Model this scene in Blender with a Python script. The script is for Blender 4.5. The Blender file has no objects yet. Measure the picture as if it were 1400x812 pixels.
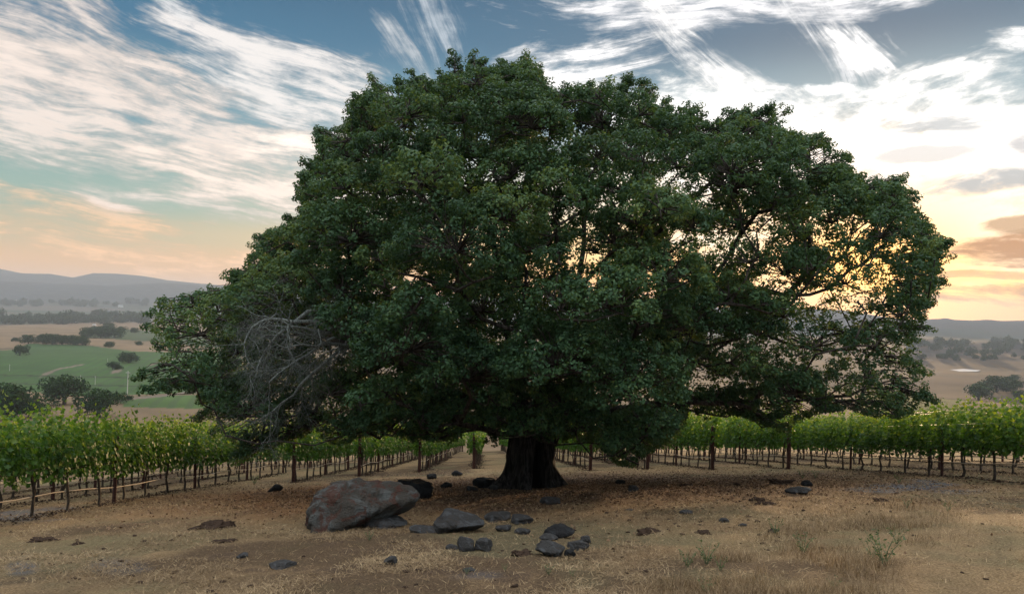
import bpy, math, random
import numpy as np
from mathutils import Matrix, Vector
random.seed(7)
RNG = np.random.default_rng(11)
rad = math.radians

# ------------------------------------------------------------------ camera
sc = bpy.context.scene
col = sc.collection
FPX, CX, CY = 1000.0, 700.0, 406.0
pitch, roll = math.atan(11 / FPX), rad(1.5)
fwd = np.array([0, math.cos(pitch), math.sin(pitch)])
up0 = np.array([0, -math.sin(pitch), math.cos(pitch)])
rt0 = np.array([1.0, 0, 0])
RT = rt0 * math.cos(roll) + up0 * math.sin(roll)
UP = -rt0 * math.sin(roll) + up0 * math.cos(roll)
cd = bpy.data.cameras.new('camera')
cam = bpy.data.objects.new('camera', cd); col.objects.link(cam)
cam.matrix_world = Matrix(((RT[0], UP[0], -fwd[0], 0), (RT[1], UP[1], -fwd[1], 0), (RT[2], UP[2], -fwd[2], 0), (0, 0, 0, 1)))
cd.sensor_width = 36; cd.lens = 36 * FPX / 1400.0
cd.clip_start = 0.1; cd.clip_end = 60000
sc.camera = cam

def ray(px, py):
    return RT * (px - CX) / FPX + UP * (CY - py) / FPX + fwd
def at(px, py, d):
    return ray(px, py) * d
def proj(P):
    P = np.asarray(P, float)
    d = P @ fwd
    dd = np.where(d > 0.05, d, 0.05)
    return CX + FPX * (P @ RT) / dd, CY - FPX * (P @ UP) / dd, d

# ------------------------------------------------------------------ render + exposure
sc.render.engine = 'CYCLES'
sc.view_settings.view_transform = 'Standard'
sc.view_settings.look = 'None'
sc.view_settings.gamma = 1
sc.view_settings.use_curve_mapping = False
sc.view_settings.exposure = 0.12
cy = sc.cycles
cy.use_denoising = True
cy.max_bounces = 6; cy.diffuse_bounces = 3; cy.glossy_bounces = 2; cy.transmission_bounces = 4
cy.volume_bounces = 1; cy.transparent_max_bounces = 6
cy.use_adaptive_sampling = True; cy.adaptive_threshold = 0.015
cy.sample_clamp_indirect = 6

# ------------------------------------------------------------------ node helper
class S:
    """socket with arithmetic"""
    def __init__(s, nb, sock): s.nb, s.k = nb, sock
    def __add__(s, o): return s.nb.m('ADD', s, o)
    def __radd__(s, o): return s.nb.m('ADD', s, o)
    def __sub__(s, o): return s.nb.m('SUBTRACT', s, o)
    def __rsub__(s, o): return s.nb.m('SUBTRACT', o, s)
    def __mul__(s, o): return s.nb.m('MULTIPLY', s, o)
    def __rmul__(s, o): return s.nb.m('MULTIPLY', s, o)
    def __truediv__(s, o): return s.nb.m('DIVIDE', s, o)
class NB:
    def __init__(s, tree): s.t = tree; tree.nodes.clear()
    def n(s, typ, **kw):
        nd = s.t.nodes.new(typ)
        for k, v in kw.items(): setattr(nd, k, v)
        return nd
    def put(s, sock, v):
        if isinstance(v, S): s.t.links.new(v.k, sock)
        elif isinstance(v, bpy.types.NodeSocket): s.t.links.new(v, sock)
        else:
            if hasattr(sock.default_value, '__len__') and not isinstance(v, (int, float)):
                v = list(v)
                if len(v) == 3 and len(sock.default_value) == 4: v.append(1)
            sock.default_value = v
    def m(s, op, a, b=None, c=None, clamp=False):
        nd = s.n('ShaderNodeMath', operation=op, use_clamp=clamp)
        s.put(nd.inputs[0], a)
        if b is not None: s.put(nd.inputs[1], b)
        if c is not None: s.put(nd.inputs[2], c)
        return S(s, nd.outputs[0])
    def clamp(s, a): return s.m('ADD', a, 0.0, clamp=True)
    def step(s, x, lo, hi, a=0.0, b=1.0, kind='SMOOTHSTEP'):
        nd = s.n('ShaderNodeMapRange', interpolation_type=kind)
        for i, v in enumerate((x, lo, hi, a, b)): s.put(nd.inputs[i], v)
        return S(s, nd.outputs[0])
    def mix(s, f, a, b, mode='MIX'):
        nd = s.n('ShaderNodeMix', data_type='RGBA', blend_type=mode)
        s.put(nd.inputs['Factor'], f); s.put(nd.inputs[6], a); s.put(nd.inputs[7], b)
        return S(s, nd.outputs[2])
    def comb(s, x, y, z=0.0):
        nd = s.n('ShaderNodeCombineXYZ')
        for i, v in enumerate((x, y, z)): s.put(nd.inputs[i], v)
        return S(s, nd.outputs[0])
    def sep(s, v):
        nd = s.n('ShaderNodeSeparateXYZ'); s.put(nd.inputs[0], v)
        return [S(s, o) for o in nd.outputs]
    def noise(s, vec, scale, detail=4, rough=0.55, dist=0.0, lac=2.0, color=False, dims='3D'):
        nd = s.n('ShaderNodeTexNoise', noise_dimensions=dims)
        if vec is not None: s.put(nd.inputs['Vector'], vec)
        nd.inputs['Scale'].default_value = scale; nd.inputs['Detail'].default_value = detail
        nd.inputs['Roughness'].default_value = rough; nd.inputs['Distortion'].default_value = dist
        nd.inputs['Lacunarity'].default_value = lac
        return S(s, nd.outputs[1 if color else 0])
    def ramp(s, f, stops, interp='EASE'):
        nd = s.n('ShaderNodeValToRGB'); cr = nd.color_ramp; cr.interpolation = interp
        while len(cr.elements) > 1: cr.elements.remove(cr.elements[-1])
        cr.elements[0].position = stops[0][0]; cr.elements[0].color = (*stops[0][1], 1)
        for p, c in stops[1:]:
            e = cr.elements.new(p); e.color = (*c, 1)
        s.put(nd.inputs[0], f)
        return S(s, nd.outputs[0])
    def vmul(s, v, c):
        nd = s.n('ShaderNodeVectorMath', operation='MULTIPLY'); s.put(nd.inputs[0], v); s.put(nd.inputs[1], c)
        return S(s, nd.outputs[0])
    def attr(s, name, out='Color'):
        nd = s.n('ShaderNodeAttribute', attribute_name=name); return S(s, nd.outputs[out])

# ------------------------------------------------------------------ world: dusk sky with cirrus
SUN_PX = (1188, 384)
sd = ray(*SUN_PX); sd = sd / np.linalg.norm(sd)
SUN_AZ = math.atan2(sd[0], sd[1]); SUN_EL = math.asin(sd[2])
world = bpy.data.worlds.new('World'); sc.world = world; world.use_nodes = True
B = NB(world.node_tree)
tc = B.n('ShaderNodeTexCoord')
dx, dy, dz = B.sep(tc.outputs['Generated'])
az = B.m('ARCTAN2', dx, dy)
el = B.m('ARCSINE', B.m('MAXIMUM', dz, 0.0))
def azel(px, py):
    d = ray(px, py); d = d / np.linalg.norm(d)
    return math.atan2(d[0], d[1]), math.asin(d[2])
# sky colour, away from the sun and beside it, by elevation (0..0.5 rad)
e2 = el * 2.0
cool = B.ramp(e2, [(0.0, (0.70, 0.40, 0.23)), (0.07, (0.62, 0.38, 0.23)), (0.15, (0.42, 0.36, 0.26)), (0.23, (0.22, 0.33, 0.30)),
                   (0.46, (0.11, 0.23, 0.29)), (0.66, (0.022, 0.115, 0.210)), (0.85, (0.004, 0.055, 0.125)), (1.0, (0.004, 0.05, 0.12))])
warm = B.ramp(e2, [(0.0, (0.80, 0.36, 0.09)), (0.07, (0.98, 0.47, 0.12)), (0.16, (1.05, 0.66, 0.29)), (0.30, (0.80, 0.72, 0.60)),
                   (0.50, (0.16, 0.30, 0.38)), (0.70, (0.018, 0.090, 0.165)), (1.0, (0.006, 0.06, 0.13))])
daz = B.m('ABSOLUTE', az - SUN_AZ)
side = B.step(daz, 0.12, 1.0, 1.0, 0.0)
base = B.mix(side, cool, warm)
nish = B.n('ShaderNodeTexSky', sky_type='NISHITA', sun_disc=False)
nish.sun_elevation = max(SUN_EL, rad(1.5)); nish.sun_rotation = SUN_AZ
nish.altitude = 100; nish.air_density = 1.0; nish.dust_density = 1.0; nish.ozone_density = 1.5
nsc = B.vmul(S(B, nish.outputs[0]), (0.35, 0.35, 0.35))
sky = B.mix(0.12, base, nsc)
# out-of-view sky overhead and behind, brightened with added thin cloud to light the foreground
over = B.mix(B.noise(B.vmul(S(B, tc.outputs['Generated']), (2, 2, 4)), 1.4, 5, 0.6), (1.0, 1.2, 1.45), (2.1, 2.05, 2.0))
# warp shared by all clouds
cv = B.comb(az, el)
wn = B.noise(B.comb(az, el, 3.0), 3.2, 3, 0.5, color=True)
wx, wy, wz = B.sep(wn)
waz = az + (wx - 0.5) * 0.10
wel = el + (wy - 0.5) * 0.07
def field_(ang, scale, stretch, seed, warp=1.0):
    """streaky noise running along one direction of the sky"""
    a = rad(-ang)
    u = az + (wx - 0.5) * (0.10 * warp); v = el + (wy - 0.5) * (0.07 * warp)
    s_ = u * math.cos(a) + v * math.sin(a)
    t_ = v * math.cos(a) - u * math.sin(a)
    nz = B.noise(B.comb(s_ * scale, t_ * (scale * stretch), seed), 1.0, 8, 0.64, 0.3)
    nf = B.noise(B.comb(s_ * (scale * 2.2), t_ * (scale * stretch * 4.5), seed + 9.0), 1.0, 5, 0.65, 0.2)
    return (nz - 0.5) * 2.3 + (nf - 0.5) * 0.9
nb_ = (B.noise(B.comb(az * 11.0, el * 22.0, 5.0), 1.0, 6, 0.6) - 0.5) * 1.5
FIELDS = {}
def fld(ang, kind):
    k = (min((-8, 3, 11, 45, 62), key=lambda q: abs(q - ang)), kind)
    if k not in FIELDS:
        FIELDS[k] = field_(k[0], *{'streak': (7, 5.0, 2.0 + k[0], 1.0), 'puff': (7, 2.2, 31.0 + k[0], 1.6)}[kind]) + nb_
    return FIELDS[k]
def cloud(sky, p, L, W, ang, colour, seed, opacity=1.0, thr=0.55, soft=0.25, stretch=5.0, scale=9.0, bend=0.0, **k):
    """cirrus patch centred in the sky at a bearing; L,W half sizes; ang of the streaks"""
    ca, ce = azel(*p)
    a = rad(-ang)
    L, W = L / FPX, W / FPX
    u = (waz - ca); v = (wel - ce)
    s_ = u * math.cos(a) + v * math.sin(a)
    t_ = v * math.cos(a) - u * math.sin(a)
    if bend: t_ = t_ + s_ * s_ * bend
    s_ = s_ / L; t_ = t_ / W
    q = s_ * s_ + t_ * t_
    mask = B.step(q, 0.0, 1.9, 1.0, 0.0)
    dens = B.step(fld(ang, 'puff' if stretch < 4 else 'streak') + mask * 1.1, thr + (.12 if stretch < 4 else .20), thr + soft + (0.40 if stretch < 4 else 0.58))
    f = dens * B.step(mask, 0.0, 0.30) * opacity
    return B.mix(f, sky, B.mix(B.step(dens, 0.2, 1.0), tuple(c * .82 for c in colour), tuple(c * 1.12 for c in colour)))
CW = (0.66, 0.57, 0.51); CB = (0.80, 0.76, 0.72)
sky = cloud(sky, (170, 330), 330, 46, 6, (0.82, 0.50, 0.29), 1.3, 0.7, 0.50, 0.45, 6, 5)
sky = cloud(sky, (330, 345), 220, 30, 3, (0.80, 0.52, 0.32), 7.3, 0.5, 0.50, 0.5, 6, 6)
sky = cloud(sky, (60, 70), 200, 80, 12, CW, 2.1, 0.85, 0.34, 0.50, 5, 7)
sky = cloud(sky, (200, 185), 340, 95, 6, CW, 3.7, 0.92, 0.28, 0.55, 6, 7)
sky = cloud(sky, (400, 105), 220, 62, 14, (0.68, 0.64, 0.61), 4.9, 0.92, 0.32, 0.48, 5, 7)
sky = cloud(sky, (330, 240), 230, 45, 2, (0.78, 0.66, 0.57), 9.2, 0.8, 0.46, 0.5, 6, 6)
sky = cloud(sky, (560, 85), 90, 40, 50, (0.70, 0.68, 0.66), 5.1, 0.55, 0.5, 0.6)
sky = cloud(sky, (470, 215), 170, 50, 4, (0.92, 0.80, 0.70), 5.2, 0.85, 0.40, 0.5)
sky = cloud(sky, (590, 20), 120, 45, 55, (0.62, 0.64, 0.66), 5.5, 0.5, 0.55, 0.5, 6, 9)
sky = cloud(sky, (240, 5), 60, 12, 15, (0.6, 0.6, 0.6), 5.9, 0.7, 0.48, 0.4, 5, 14)
sky = cloud(sky, (800, 92), 120, 48, -8, (0.95, 0.92, 0.90), 6.1, 1.0, 0.36, 0.45, 4, 8)
sky = cloud(sky, (1010, 8), 330, 34, 1, (0.82, 0.80, 0.80), 7.9, 0.95, 0.40, 0.45, 4, 8)
sky = cloud(sky, (965, 105), 190, 34, 42, (0.86, 0.84, 0.82), 8.3, 0.95, 0.42, 0.50, 6, 8, bend=-1.2)
sky = cloud(sky, (1120, 55), 110, 42, 58, (0.78, 0.77, 0.77), 9.9, 0.9, 0.44, 0.5, 6, 9, bend=1.5)
sky = cloud(sky, (1160, 70), 70, 34, 30, (0.9, 0.88, 0.86), 10.4, 0.9, 0.42, 0.4, 5, 10, bend=-2.0)
sky = cloud(sky, (1145, 130), 60, 10, 4, (0.9, 0.9, 0.88), 11.7, 0.9, 0.46, 0.3, 3, 18)
sky = cloud(sky, (1270, 108), 50, 8, 0, (0.9, 0.9, 0.88), 11.9, 0.8, 0.46, 0.3, 3, 18)
sky = cloud(sky, (1410, 60), 50, 26, 10, (0.95, 0.93, 0.9), 12.7, 0.95, 0.42, 0.35, 3, 12)
sky = cloud(sky, (1000, 200), 260, 90, 18, (1.0, 0.97, 0.93), 13.9, 1.0, 0.46, 0.5, 3, 6)
sky = cloud(sky, (1310, 220), 300, 112, -3, (1.15, 1.10, 1.04), 13.1, 1.0, 0.34, 0.42, 3, 6)
sky = cloud(sky, (1250, 330), 300, 70, 0, (1.2, 1.05, 0.85), 14.1, 0.95, 0.26, 0.4, 3, 6)
# glow of the low sun through the thin cloud
sg = B.m('SQRT', (az - SUN_AZ) * (az - SUN_AZ) + (el - SUN_EL) * (el - SUN_EL) * 2.2)
sky = B.mix(B.step(sg, 0.02, 0.34, 1.0, 0.0) * 0.85, sky, (1.30, 0.80, 0.36))
sky = B.mix(B.step(sg, 0.0, 0.17, 1.0, 0.0), sky, (2.7, 1.30, 0.28))
for i, (p, L, W, c, o) in enumerate([((1345, 262), 70, 15, (0.36, 0.37, 0.37), .9), ((1275, 178), 62, 11, (0.34, 0.36, 0.37), .8), ((1240, 217), 60, 9, (0.45, 0.45, 0.45), .7),
        ((1400, 213), 30, 20, (0.36, 0.36, 0.37), .8), ((1335, 190), 40, 8, (0.5, 0.5, 0.5), .6), ((1350, 355), 80, 20, (0.42, 0.20, 0.08), .95), ((1385, 322), 50, 12, (0.42, 0.25, 0.13), .85),
        ((1350, 412), 140, 16, (0.55, 0.27, 0.09), .9), ((1310, 384), 110, 6, (0.66, 0.35, 0.14), .8), ((1180, 245), 60, 8, (0.6, 0.58, 0.55), .5)]):
    sky = cloud(sky, p, L, W, 2, c, 20.5 + i * 1.7, o, 0.32, 0.28, 8 if i % 2 else 3, 14)
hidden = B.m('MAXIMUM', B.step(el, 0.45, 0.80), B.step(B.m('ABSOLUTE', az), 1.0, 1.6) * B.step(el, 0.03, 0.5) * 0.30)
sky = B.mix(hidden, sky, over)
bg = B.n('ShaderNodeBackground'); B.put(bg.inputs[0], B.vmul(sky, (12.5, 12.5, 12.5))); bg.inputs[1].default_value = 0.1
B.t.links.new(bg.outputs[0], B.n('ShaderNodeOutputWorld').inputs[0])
world.cycles.sampling_method = 'MANUAL'; world.cycles.sample_map_resolution = 1024

sl = bpy.data.lights.new('sun', 'SUN'); sun = bpy.data.objects.new('sun', sl); col.objects.link(sun)
sl.energy = 5.0; sl.angle = rad(1.0); sl.color = (1.0, 0.66, 0.36)
sun.rotation_euler = Vector((sd[0], sd[1], math.sin(max(SUN_EL, rad(3.0))))).to_track_quat('Z', 'Y').to_euler()

# ------------------------------------------------------------------ numpy helpers
def _h(ix, iy, iz, s):
    n = (ix * 374761393 + iy * 668265263 + iz * 2147483647 + s * 974634777) & 0xffffffff
    n = ((n ^ (n >> 13)) * 1274126177) & 0xffffffff
    return ((n ^ (n >> 16)) & 0xffff) / 65535.0
def vnoise(x, y, z=None, s=0):
    x = np.asarray(x, float); y = np.asarray(y, float); z = np.zeros_like(x) if z is None else np.asarray(z, float)
    ix, iy, iz = (np.floor(v).astype(np.int64) for v in (x, y, z))
    fx, fy, fz = x - ix, y - iy, z - iz
    fx, fy, fz = (f * f * (3 - 2 * f) for f in (fx, fy, fz))
    r = 0
    for a in (0, 1):
        for b in (0, 1):
            for c in (0, 1):
                w = (fx if a else 1 - fx) * (fy if b else 1 - fy) * (fz if c else 1 - fz)
                r = r + w * _h(ix + a, iy + b, iz + c, s)
    return r
def fbm(x, y, z=None, o=4, s=0):
    t, a, n = 0, 1.0, 0
    x = np.asarray(x, float); y = np.asarray(y, float); z = np.zeros_like(x) if z is None else np.asarray(z, float)
    for i in range(o):
        t = t + a * vnoise(x, y, z, s + i); n += a; a *= .5; x = x * 2.03 + 7.1; y = y * 2.03 + 3.3; z = z * 2.03 + 1.7
    return t / n
def sstep(a, b, x):
    t = np.clip((x - a) / (b - a), 0, 1); return t * t * (3 - 2 * t)
def inpoly(px, py, poly):
    r = np.zeros(np.shape(px), bool); n = len(poly)
    for i in range(n):
        x1, y1 = poly[i]; x2, y2 = poly[(i + 1) % n]
        if y1 == y2: continue
        c = ((y1 > py) != (y2 > py)) & (px < (x2 - x1) * (py - y1) / (y2 - y1) + x1)
        r ^= c
    return r
def norm(v):
    return v / np.maximum(np.linalg.norm(v, axis=-1, keepdims=True), 1e-9)

def mesh_from(name, V, F, mat=None, attrs=None, smooth=False):
    """V (n,3); F (m,k) array or list of such arrays"""
    me = bpy.data.meshes.new(name)
    if not isinstance(F, list): F = [F]
    F = [np.asarray(f, np.int32) for f in F if len(f)]
    V = np.asarray(V, np.float32)
    nl = sum(f.size for f in F); nf = sum(len(f) for f in F)
    me.vertices.add(len(V)); me.vertices.foreach_set('co', V.ravel())
    me.loops.add(nl); me.polygons.add(nf)
    me.loops.foreach_set('vertex_index', np.concatenate([f.ravel() for f in F]))
    st, k = [], 0
    for f in F:
        st.append(k + np.arange(len(f), dtype=np.int32) * f.shape[1]); k += f.size
    me.polygons.foreach_set('loop_start', np.concatenate(st).astype(np.int32))
    if smooth: me.polygons.foreach_set('use_smooth', np.ones(nf, bool))
    me.update(calc_edges=True)
    for an, av in (attrs or {}).items():
        av = np.asarray(av, np.float32)
        if av.ndim == 1:
            a = me.attributes.new(an, 'FLOAT', 'POINT'); a.data.foreach_set('value', av)
        else:
            a = me.attributes.new(an, 'FLOAT_COLOR', 'POINT')
            a.data.foreach_set('color', np.concatenate([av, np.ones((len(av), 1), np.float32)], 1).ravel())
    if mat: me.materials.append(mat)
    return me
def link(name, data, parent=None, loc=None, **props):
    o = bpy.data.objects.new(name, data); col.objects.link(o)
    if parent is not None: o.parent = parent
    if loc is not None: o.location = Vector([float(c) for c in loc])
    for k, v in props.items(): o[k] = v
    return o
def thing(name, label, cat, loc=(0, 0, 0), group=None):
    o = link(name, None, None, loc, label=label, category=cat)
    if group: o['group'] = group
    return o

class Tubes:
    def __init__(s): s.V, s.F, s.n = [], [], 0
    def add(s, pts, rs, sides=6, cap=True):
        pts = np.asarray(pts, float); n = len(pts); rs = np.broadcast_to(rs, (n,))
        t = norm(np.gradient(pts, axis=0))
        ref = np.array([0.31, 0.17, 0.93]) if abs(t[0] @ np.array([0.31, .17, .93])) < .85 else np.array([1.0, 0, 0])
        a = np.cross(t, ref); a = norm(a); b = np.cross(t, a)
        an = np.arange(sides) * 2 * math.pi / sides
        ring = pts[:, None] + rs[:, None, None] * (a[:, None] * np.cos(an)[None, :, None] + b[:, None] * np.sin(an)[None, :, None])
        s.V.append(ring.reshape(-1, 3))
        i = np.arange(n - 1)[:, None] * sides; j = np.arange(sides)[None]; k = (j + 1) % sides
        f = np.stack([i + j, i + k, i + sides + k, i + sides + j], -1).reshape(-1, 4) + s.n
        s.F.append(f); s.n += n * sides
    def mesh(s, name, mat, smooth=True):
        return mesh_from(name, np.concatenate(s.V), np.concatenate(s.F), mat, smooth=smooth)

def leaf_quads(C, N, size, aspect=0.62, fold=0.18):
    """diamond leaves, V (4n,3), F (n,4) bent a little along the rib"""
    n = len(C); N = norm(N)
    r = RNG.normal(size=(n, 3)); T = norm(np.cross(N, r)); W = np.cross(N, T)
    s = np.asarray(size)[:, None] * .5
    b = s * fold * RNG.uniform(-1, 1, (n, 1)) * 2
    P = np.stack([C - T * s, C + W * s * aspect + N * b, C + T * s, C - W * s * aspect + N * b], 1)
    return P.reshape(-1, 3), np.arange(4 * n).reshape(-1, 4)

# ------------------------------------------------------------------ materials
def mat(name):
    m = bpy.data.materials.new(name); m.use_nodes = True
    b = NB(m.node_tree); return m, b
def finish(b, shader, vol=None):
    o = b.n('ShaderNodeOutputMaterial'); b.t.links.new(shader, o.inputs['Surface'])
def bsdf(b, colour, rough=0.8, spec=0.3, normal=None, metal=0.0):
    p = b.n('ShaderNodeBsdfPrincipled')
    b.put(p.inputs['Base Color'], colour); b.put(p.inputs['Roughness'], rough)
    p.inputs['Specular IOR Level'].default_value = spec; p.inputs['Metallic'].default_value = metal
    if normal is not None: b.put(p.inputs['Normal'], normal)
    return p
def bump(b, h, strength=0.5, dist=0.05):
    n = b.n('ShaderNodeBump'); n.inputs['Strength'].default_value = strength; n.inputs['Distance'].default_value = dist
    b.put(n.inputs['Height'], h); return S(b, n.outputs[0])
def leafmat(name, dark, mid, light, trans, tf=0.3, rough=0.5, spec=0.35):
    m, b = mat(name)
    t = b.attr('tone', 'Fac')
    c = b.ramp(t, [(0, dark), (0.55, mid), (1.0, light)], 'LINEAR')
    p = bsdf(b, c, rough, spec)
    tr = b.n('ShaderNodeBsdfTranslucent')
    b.put(tr.inputs[0], b.mix(1.0, c, trans, 'MULTIPLY'))
    mx = b.n('ShaderNodeMixShader'); mx.inputs[0].default_value = tf
    b.t.links.new(p.outputs[0], mx.inputs[1]); b.t.links.new(tr.outputs[0], mx.inputs[2])
    finish(b, mx.outputs[0]); return m
def pos(b):
    return S(b, b.n('ShaderNodeNewGeometry').outputs['Position'])

M_oak = leafmat('oak_leaves', (0.026, 0.062, 0.030), (0.052, 0.112, 0.048), (0.120, 0.180, 0.058), (1.9, 1.4, 0.55), 0.32, 0.55, 0.2)
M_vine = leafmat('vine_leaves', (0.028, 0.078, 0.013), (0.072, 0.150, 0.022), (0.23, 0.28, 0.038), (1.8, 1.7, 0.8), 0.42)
M_farleaf = leafmat('far_leaves', (0.010, 0.026, 0.009), (0.018, 0.042, 0.014), (0.036, 0.070, 0.022), (1.2, 1.2, .6), 0.10, 0.9, 0.04)
M_weed = leafmat('weed_leaves', (0.04, 0.065, 0.025), (0.07, 0.105, 0.035), (0.13, 0.155, 0.06), (1.4, 1.4, .7), 0.3)
M_straw = leafmat('straw', (0.09, 0.058, 0.032), (0.27, 0.185, 0.10), (0.50, 0.38, 0.22), (1.2, 1.1, .8), 0.25, 0.7, 0.2)
M_litter = leafmat('litter', (0.05, 0.030, 0.018), (0.15, 0.085, 0.045), (0.34, 0.22, 0.13), (1, 1, 1), 0.1, 0.8, 0.2)

def barkmat(name, c1, c2, scale=6, stretch=5, bs=0.7):
    m, b = mat(name)
    P = pos(b); v = b.vmul(P, (1, 1, 1.0 / stretch))
    n = b.noise(v, scale * 2.2, 6, 0.65, 0.6)
    c = b.mix(b.step(n, 0.35, 0.68), c1, c2)
    finish(b, bsdf(b, c, 0.9, 0.2, bump(b, n, bs, 0.06)).outputs[0]); return m
M_bark = barkmat('oak_bark', (0.020, 0.016, 0.013), (0.085, 0.072, 0.060))
M_dead = barkmat('dead_wood', (0.07, 0.078, 0.07), (0.24, 0.26, 0.235), 14, 2, .4)
M_vbark = barkmat('vine_bark', (0.030, 0.022, 0.016), (0.10, 0.075, 0.055), 14, 6)
M_post = barkmat('post_rust', (0.030, 0.013, 0.011), (0.085, 0.036, 0.026), 20, 2, .3)
def plain(name, c, rough=.6, spec=.3, metal=0, var=0.25, sc_=8):
    m, b = mat(name)
    n = b.noise(pos(b), sc_, 3)
    cc = b.mix(n, tuple(x * (1 - var) for x in c), tuple(min(1, x * (1 + var)) for x in c))
    finish(b, bsdf(b, cc, rough, spec, metal=metal).outputs[0]); return m
M_hose = plain('drip_hose', (0.42, 0.33, 0.24)); M_wire = plain('steel_wire', (0.35, 0.34, 0.33), .45, .5, .6)

def rockmat(name, base, lichen, rust, rustiness=0.5, sc_=1.0):
    m, b = mat(name)
    tcn = b.n('ShaderNodeTexCoord'); P = S(b, tcn.outputs['Object'])
    n1 = b.noise(P, 3.0 * sc_, 6, 0.6, 0.5); n2 = b.noise(P, 1.6 * sc_, 5, 0.62, 0.8); n3 = b.noise(P, 22 * sc_, 5, 0.7)
    n4 = b.noise(b.vmul(P, (1.0, 1.0, 1.3)), 2.3 * sc_, 5, 0.66, 1.2)
    c = b.mix(n3, tuple(x * .55 for x in base), tuple(x * 1.45 for x in base))
    c = b.mix(b.step(n2, 0.46, 0.60) * 0.75, c, lichen)
    c = b.mix(b.step(n4, 0.50, 0.62) * rustiness, c, rust)
    c = b.mix(b.step(n3, 0.58, 0.78) * 0.5, c, tuple(x * .35 for x in base))
    finish(b, bsdf(b, c, 0.88, 0.25, bump(b, n1 * 0.6 + n3 * 0.7, 1.0, 0.12)).outputs[0]); return m
M_rock = rockmat('boulder_stone', (0.070, 0.060, 0.048), (0.14, 0.148, 0.140), (0.095, 0.040, 0.026), 0.9, 1.6)
M_rock2 = rockmat('grey_stone', (0.066, 0.062, 0.058), (0.130, 0.134, 0.138), (0.080, 0.055, 0.038), 0.5, 3)
M_rock3 = rockmat('dark_stone', (0.022, 0.021, 0.021), (0.040, 0.042, 0.045), (0.03, 0.022, 0.018), 0.3, 3)
M_rock4 = rockmat('red_stone', (0.18, 0.065, 0.038), (0.2, 0.10, 0.06), (0.19, 0.06, 0.03), 0.6, 3)
def dirtmat():
    m, b = mat('dark_dirt')
    n = b.noise(pos(b), 14, 6, .7)
    c = b.mix(n, (0.020, 0.014, 0.010), (0.085, 0.052, 0.034))
    finish(b, bsdf(b, c, .95, .1, bump(b, n, 1, .06)).outputs[0]); return m
M_dirt = dirtmat()

# ------------------------------------------------------------------ terrain
D_ROW = ray(665, 598); D_ROW = D_ROW / D_ROW[1]           # direction of every vine row
PA = at(15, 714, 13.3); PB = at(1250, 648, 20.3)
PN = np.cross(D_ROW, PB - PA); PN = PN / PN[2]
if PN[2] < 0: PN = -PN
def plane_z(x, y):
    yy = np.where(y > 0, y, 0.0) + np.where(y <= 0, 4 * (1 - np.exp(np.minimum(y, 0) / 4.0)) * -1, 0)
    return PA[2] - (PN[0] * (np.clip(x, -40, 40) - PA[0]) + PN[1] * (yy - PA[1]))
RTAB = [0, 70, 110, 150, 220, 330, 420, 530, 700, 970, 1150, 1450, 1900, 2400, 4000, 20000]
ZL = [-3, -15, -24, -32, -43, -50.5, -56, -63.5, -67, -69, -72, -73, -76, -90, -90, -90]
ZR = [-3, -13, -20, -25, -31, -37, -42, -60, -86, -90, -90, -90, -90, -90, -90, -90]
def ridge(table, r0):
    a, z = [], []
    for px, py in table:
        d = ray(px, py); h = math.hypot(d[0], d[1]); a.append(math.atan2(d[0], d[1])); z.append(d[2] / h * r0)
    return a, z
RG1 = ridge([(-500, 372), (0, 367), (30, 373), (69, 374), (100, 379), (128, 373), (160, 374), (194, 377), (229, 383), (304, 390), (420, 398), (560, 405), (700, 404), (900, 410)], 7000)
RG2 = ridge([(-500, 386), (0, 384), (80, 387), (150, 390), (220, 386), (300, 391), (420, 402), (600, 410)], 5700)
RG3 = ridge([(850, 424), (1000, 420), (1150, 424), (1230, 437), (1262, 437), (1285, 436), (1292, 435), (1305, 437), (1330, 438), (1350, 437), (1370, 439), (1400, 438), (1500, 436), (1700, 430)], 5000)
RG4 = ridge([(900, 462), (1100, 460), (1200, 470), (1255, 464), (1283, 462), (1310, 471), (1340, 468), (1365, 474), (1400, 470), (1600, 468)], 2700)
def bumpr(r, a, rg, r0, w, floor=-90):
    z = np.interp(a, rg[0], rg[1], left=rg[1][0], right=rg[1][-1])
    amin, amax = rg[0][0], rg[0][-1]
    e = sstep(amin - .12, amin, a) * (1 - sstep(amax, amax + .12, a))
    return (z - floor) * np.exp(-((r - r0) / w) ** 2) * e
def hz(x, y, detail=True):
    x = np.asarray(x, float); y = np.asarray(y, float)
    r = np.hypot(x, y); a = np.arctan2(x, y)
    P = plane_z(x, y)
    m = sstep(rad(-2), rad(24), a)
    T = np.interp(r, RTAB, ZL) * (1 - m) + np.interp(r, RTAB, ZR) * m
    z = P + (T - P) * sstep(62, 150, r)
    far = bumpr(r, a, RG1, 7000, 700) + 0
    z = z + np.maximum.reduce([bumpr(r, a, RG1, 7000, 700), bumpr(r, a, RG2, 5700, 550), bumpr(r, a, RG3, 5000, 700), bumpr(r, a, RG4, 2700, 260)])
    if detail:
        mid = sstep(150, 400, r) * (1 - sstep(2500, 4000, r))
        z = z + mid * (fbm(x / 260, y / 260, o=3, s=5) - .5) * 7
        z = z + sstep(2000, 6000, r) * (fbm(x / 700, y / 700, o=4, s=9) - .5) * 16 * sstep(-88, -40, z)
        nr = (1 - sstep(30, 60, r))
        z = z + nr * ((fbm(x / 2.5, y / 2.5, o=3, s=2) - .5) * .16 + (fbm(x / .35, y / .35, o=3, s=3) - .5) * .075)
    return z
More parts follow.
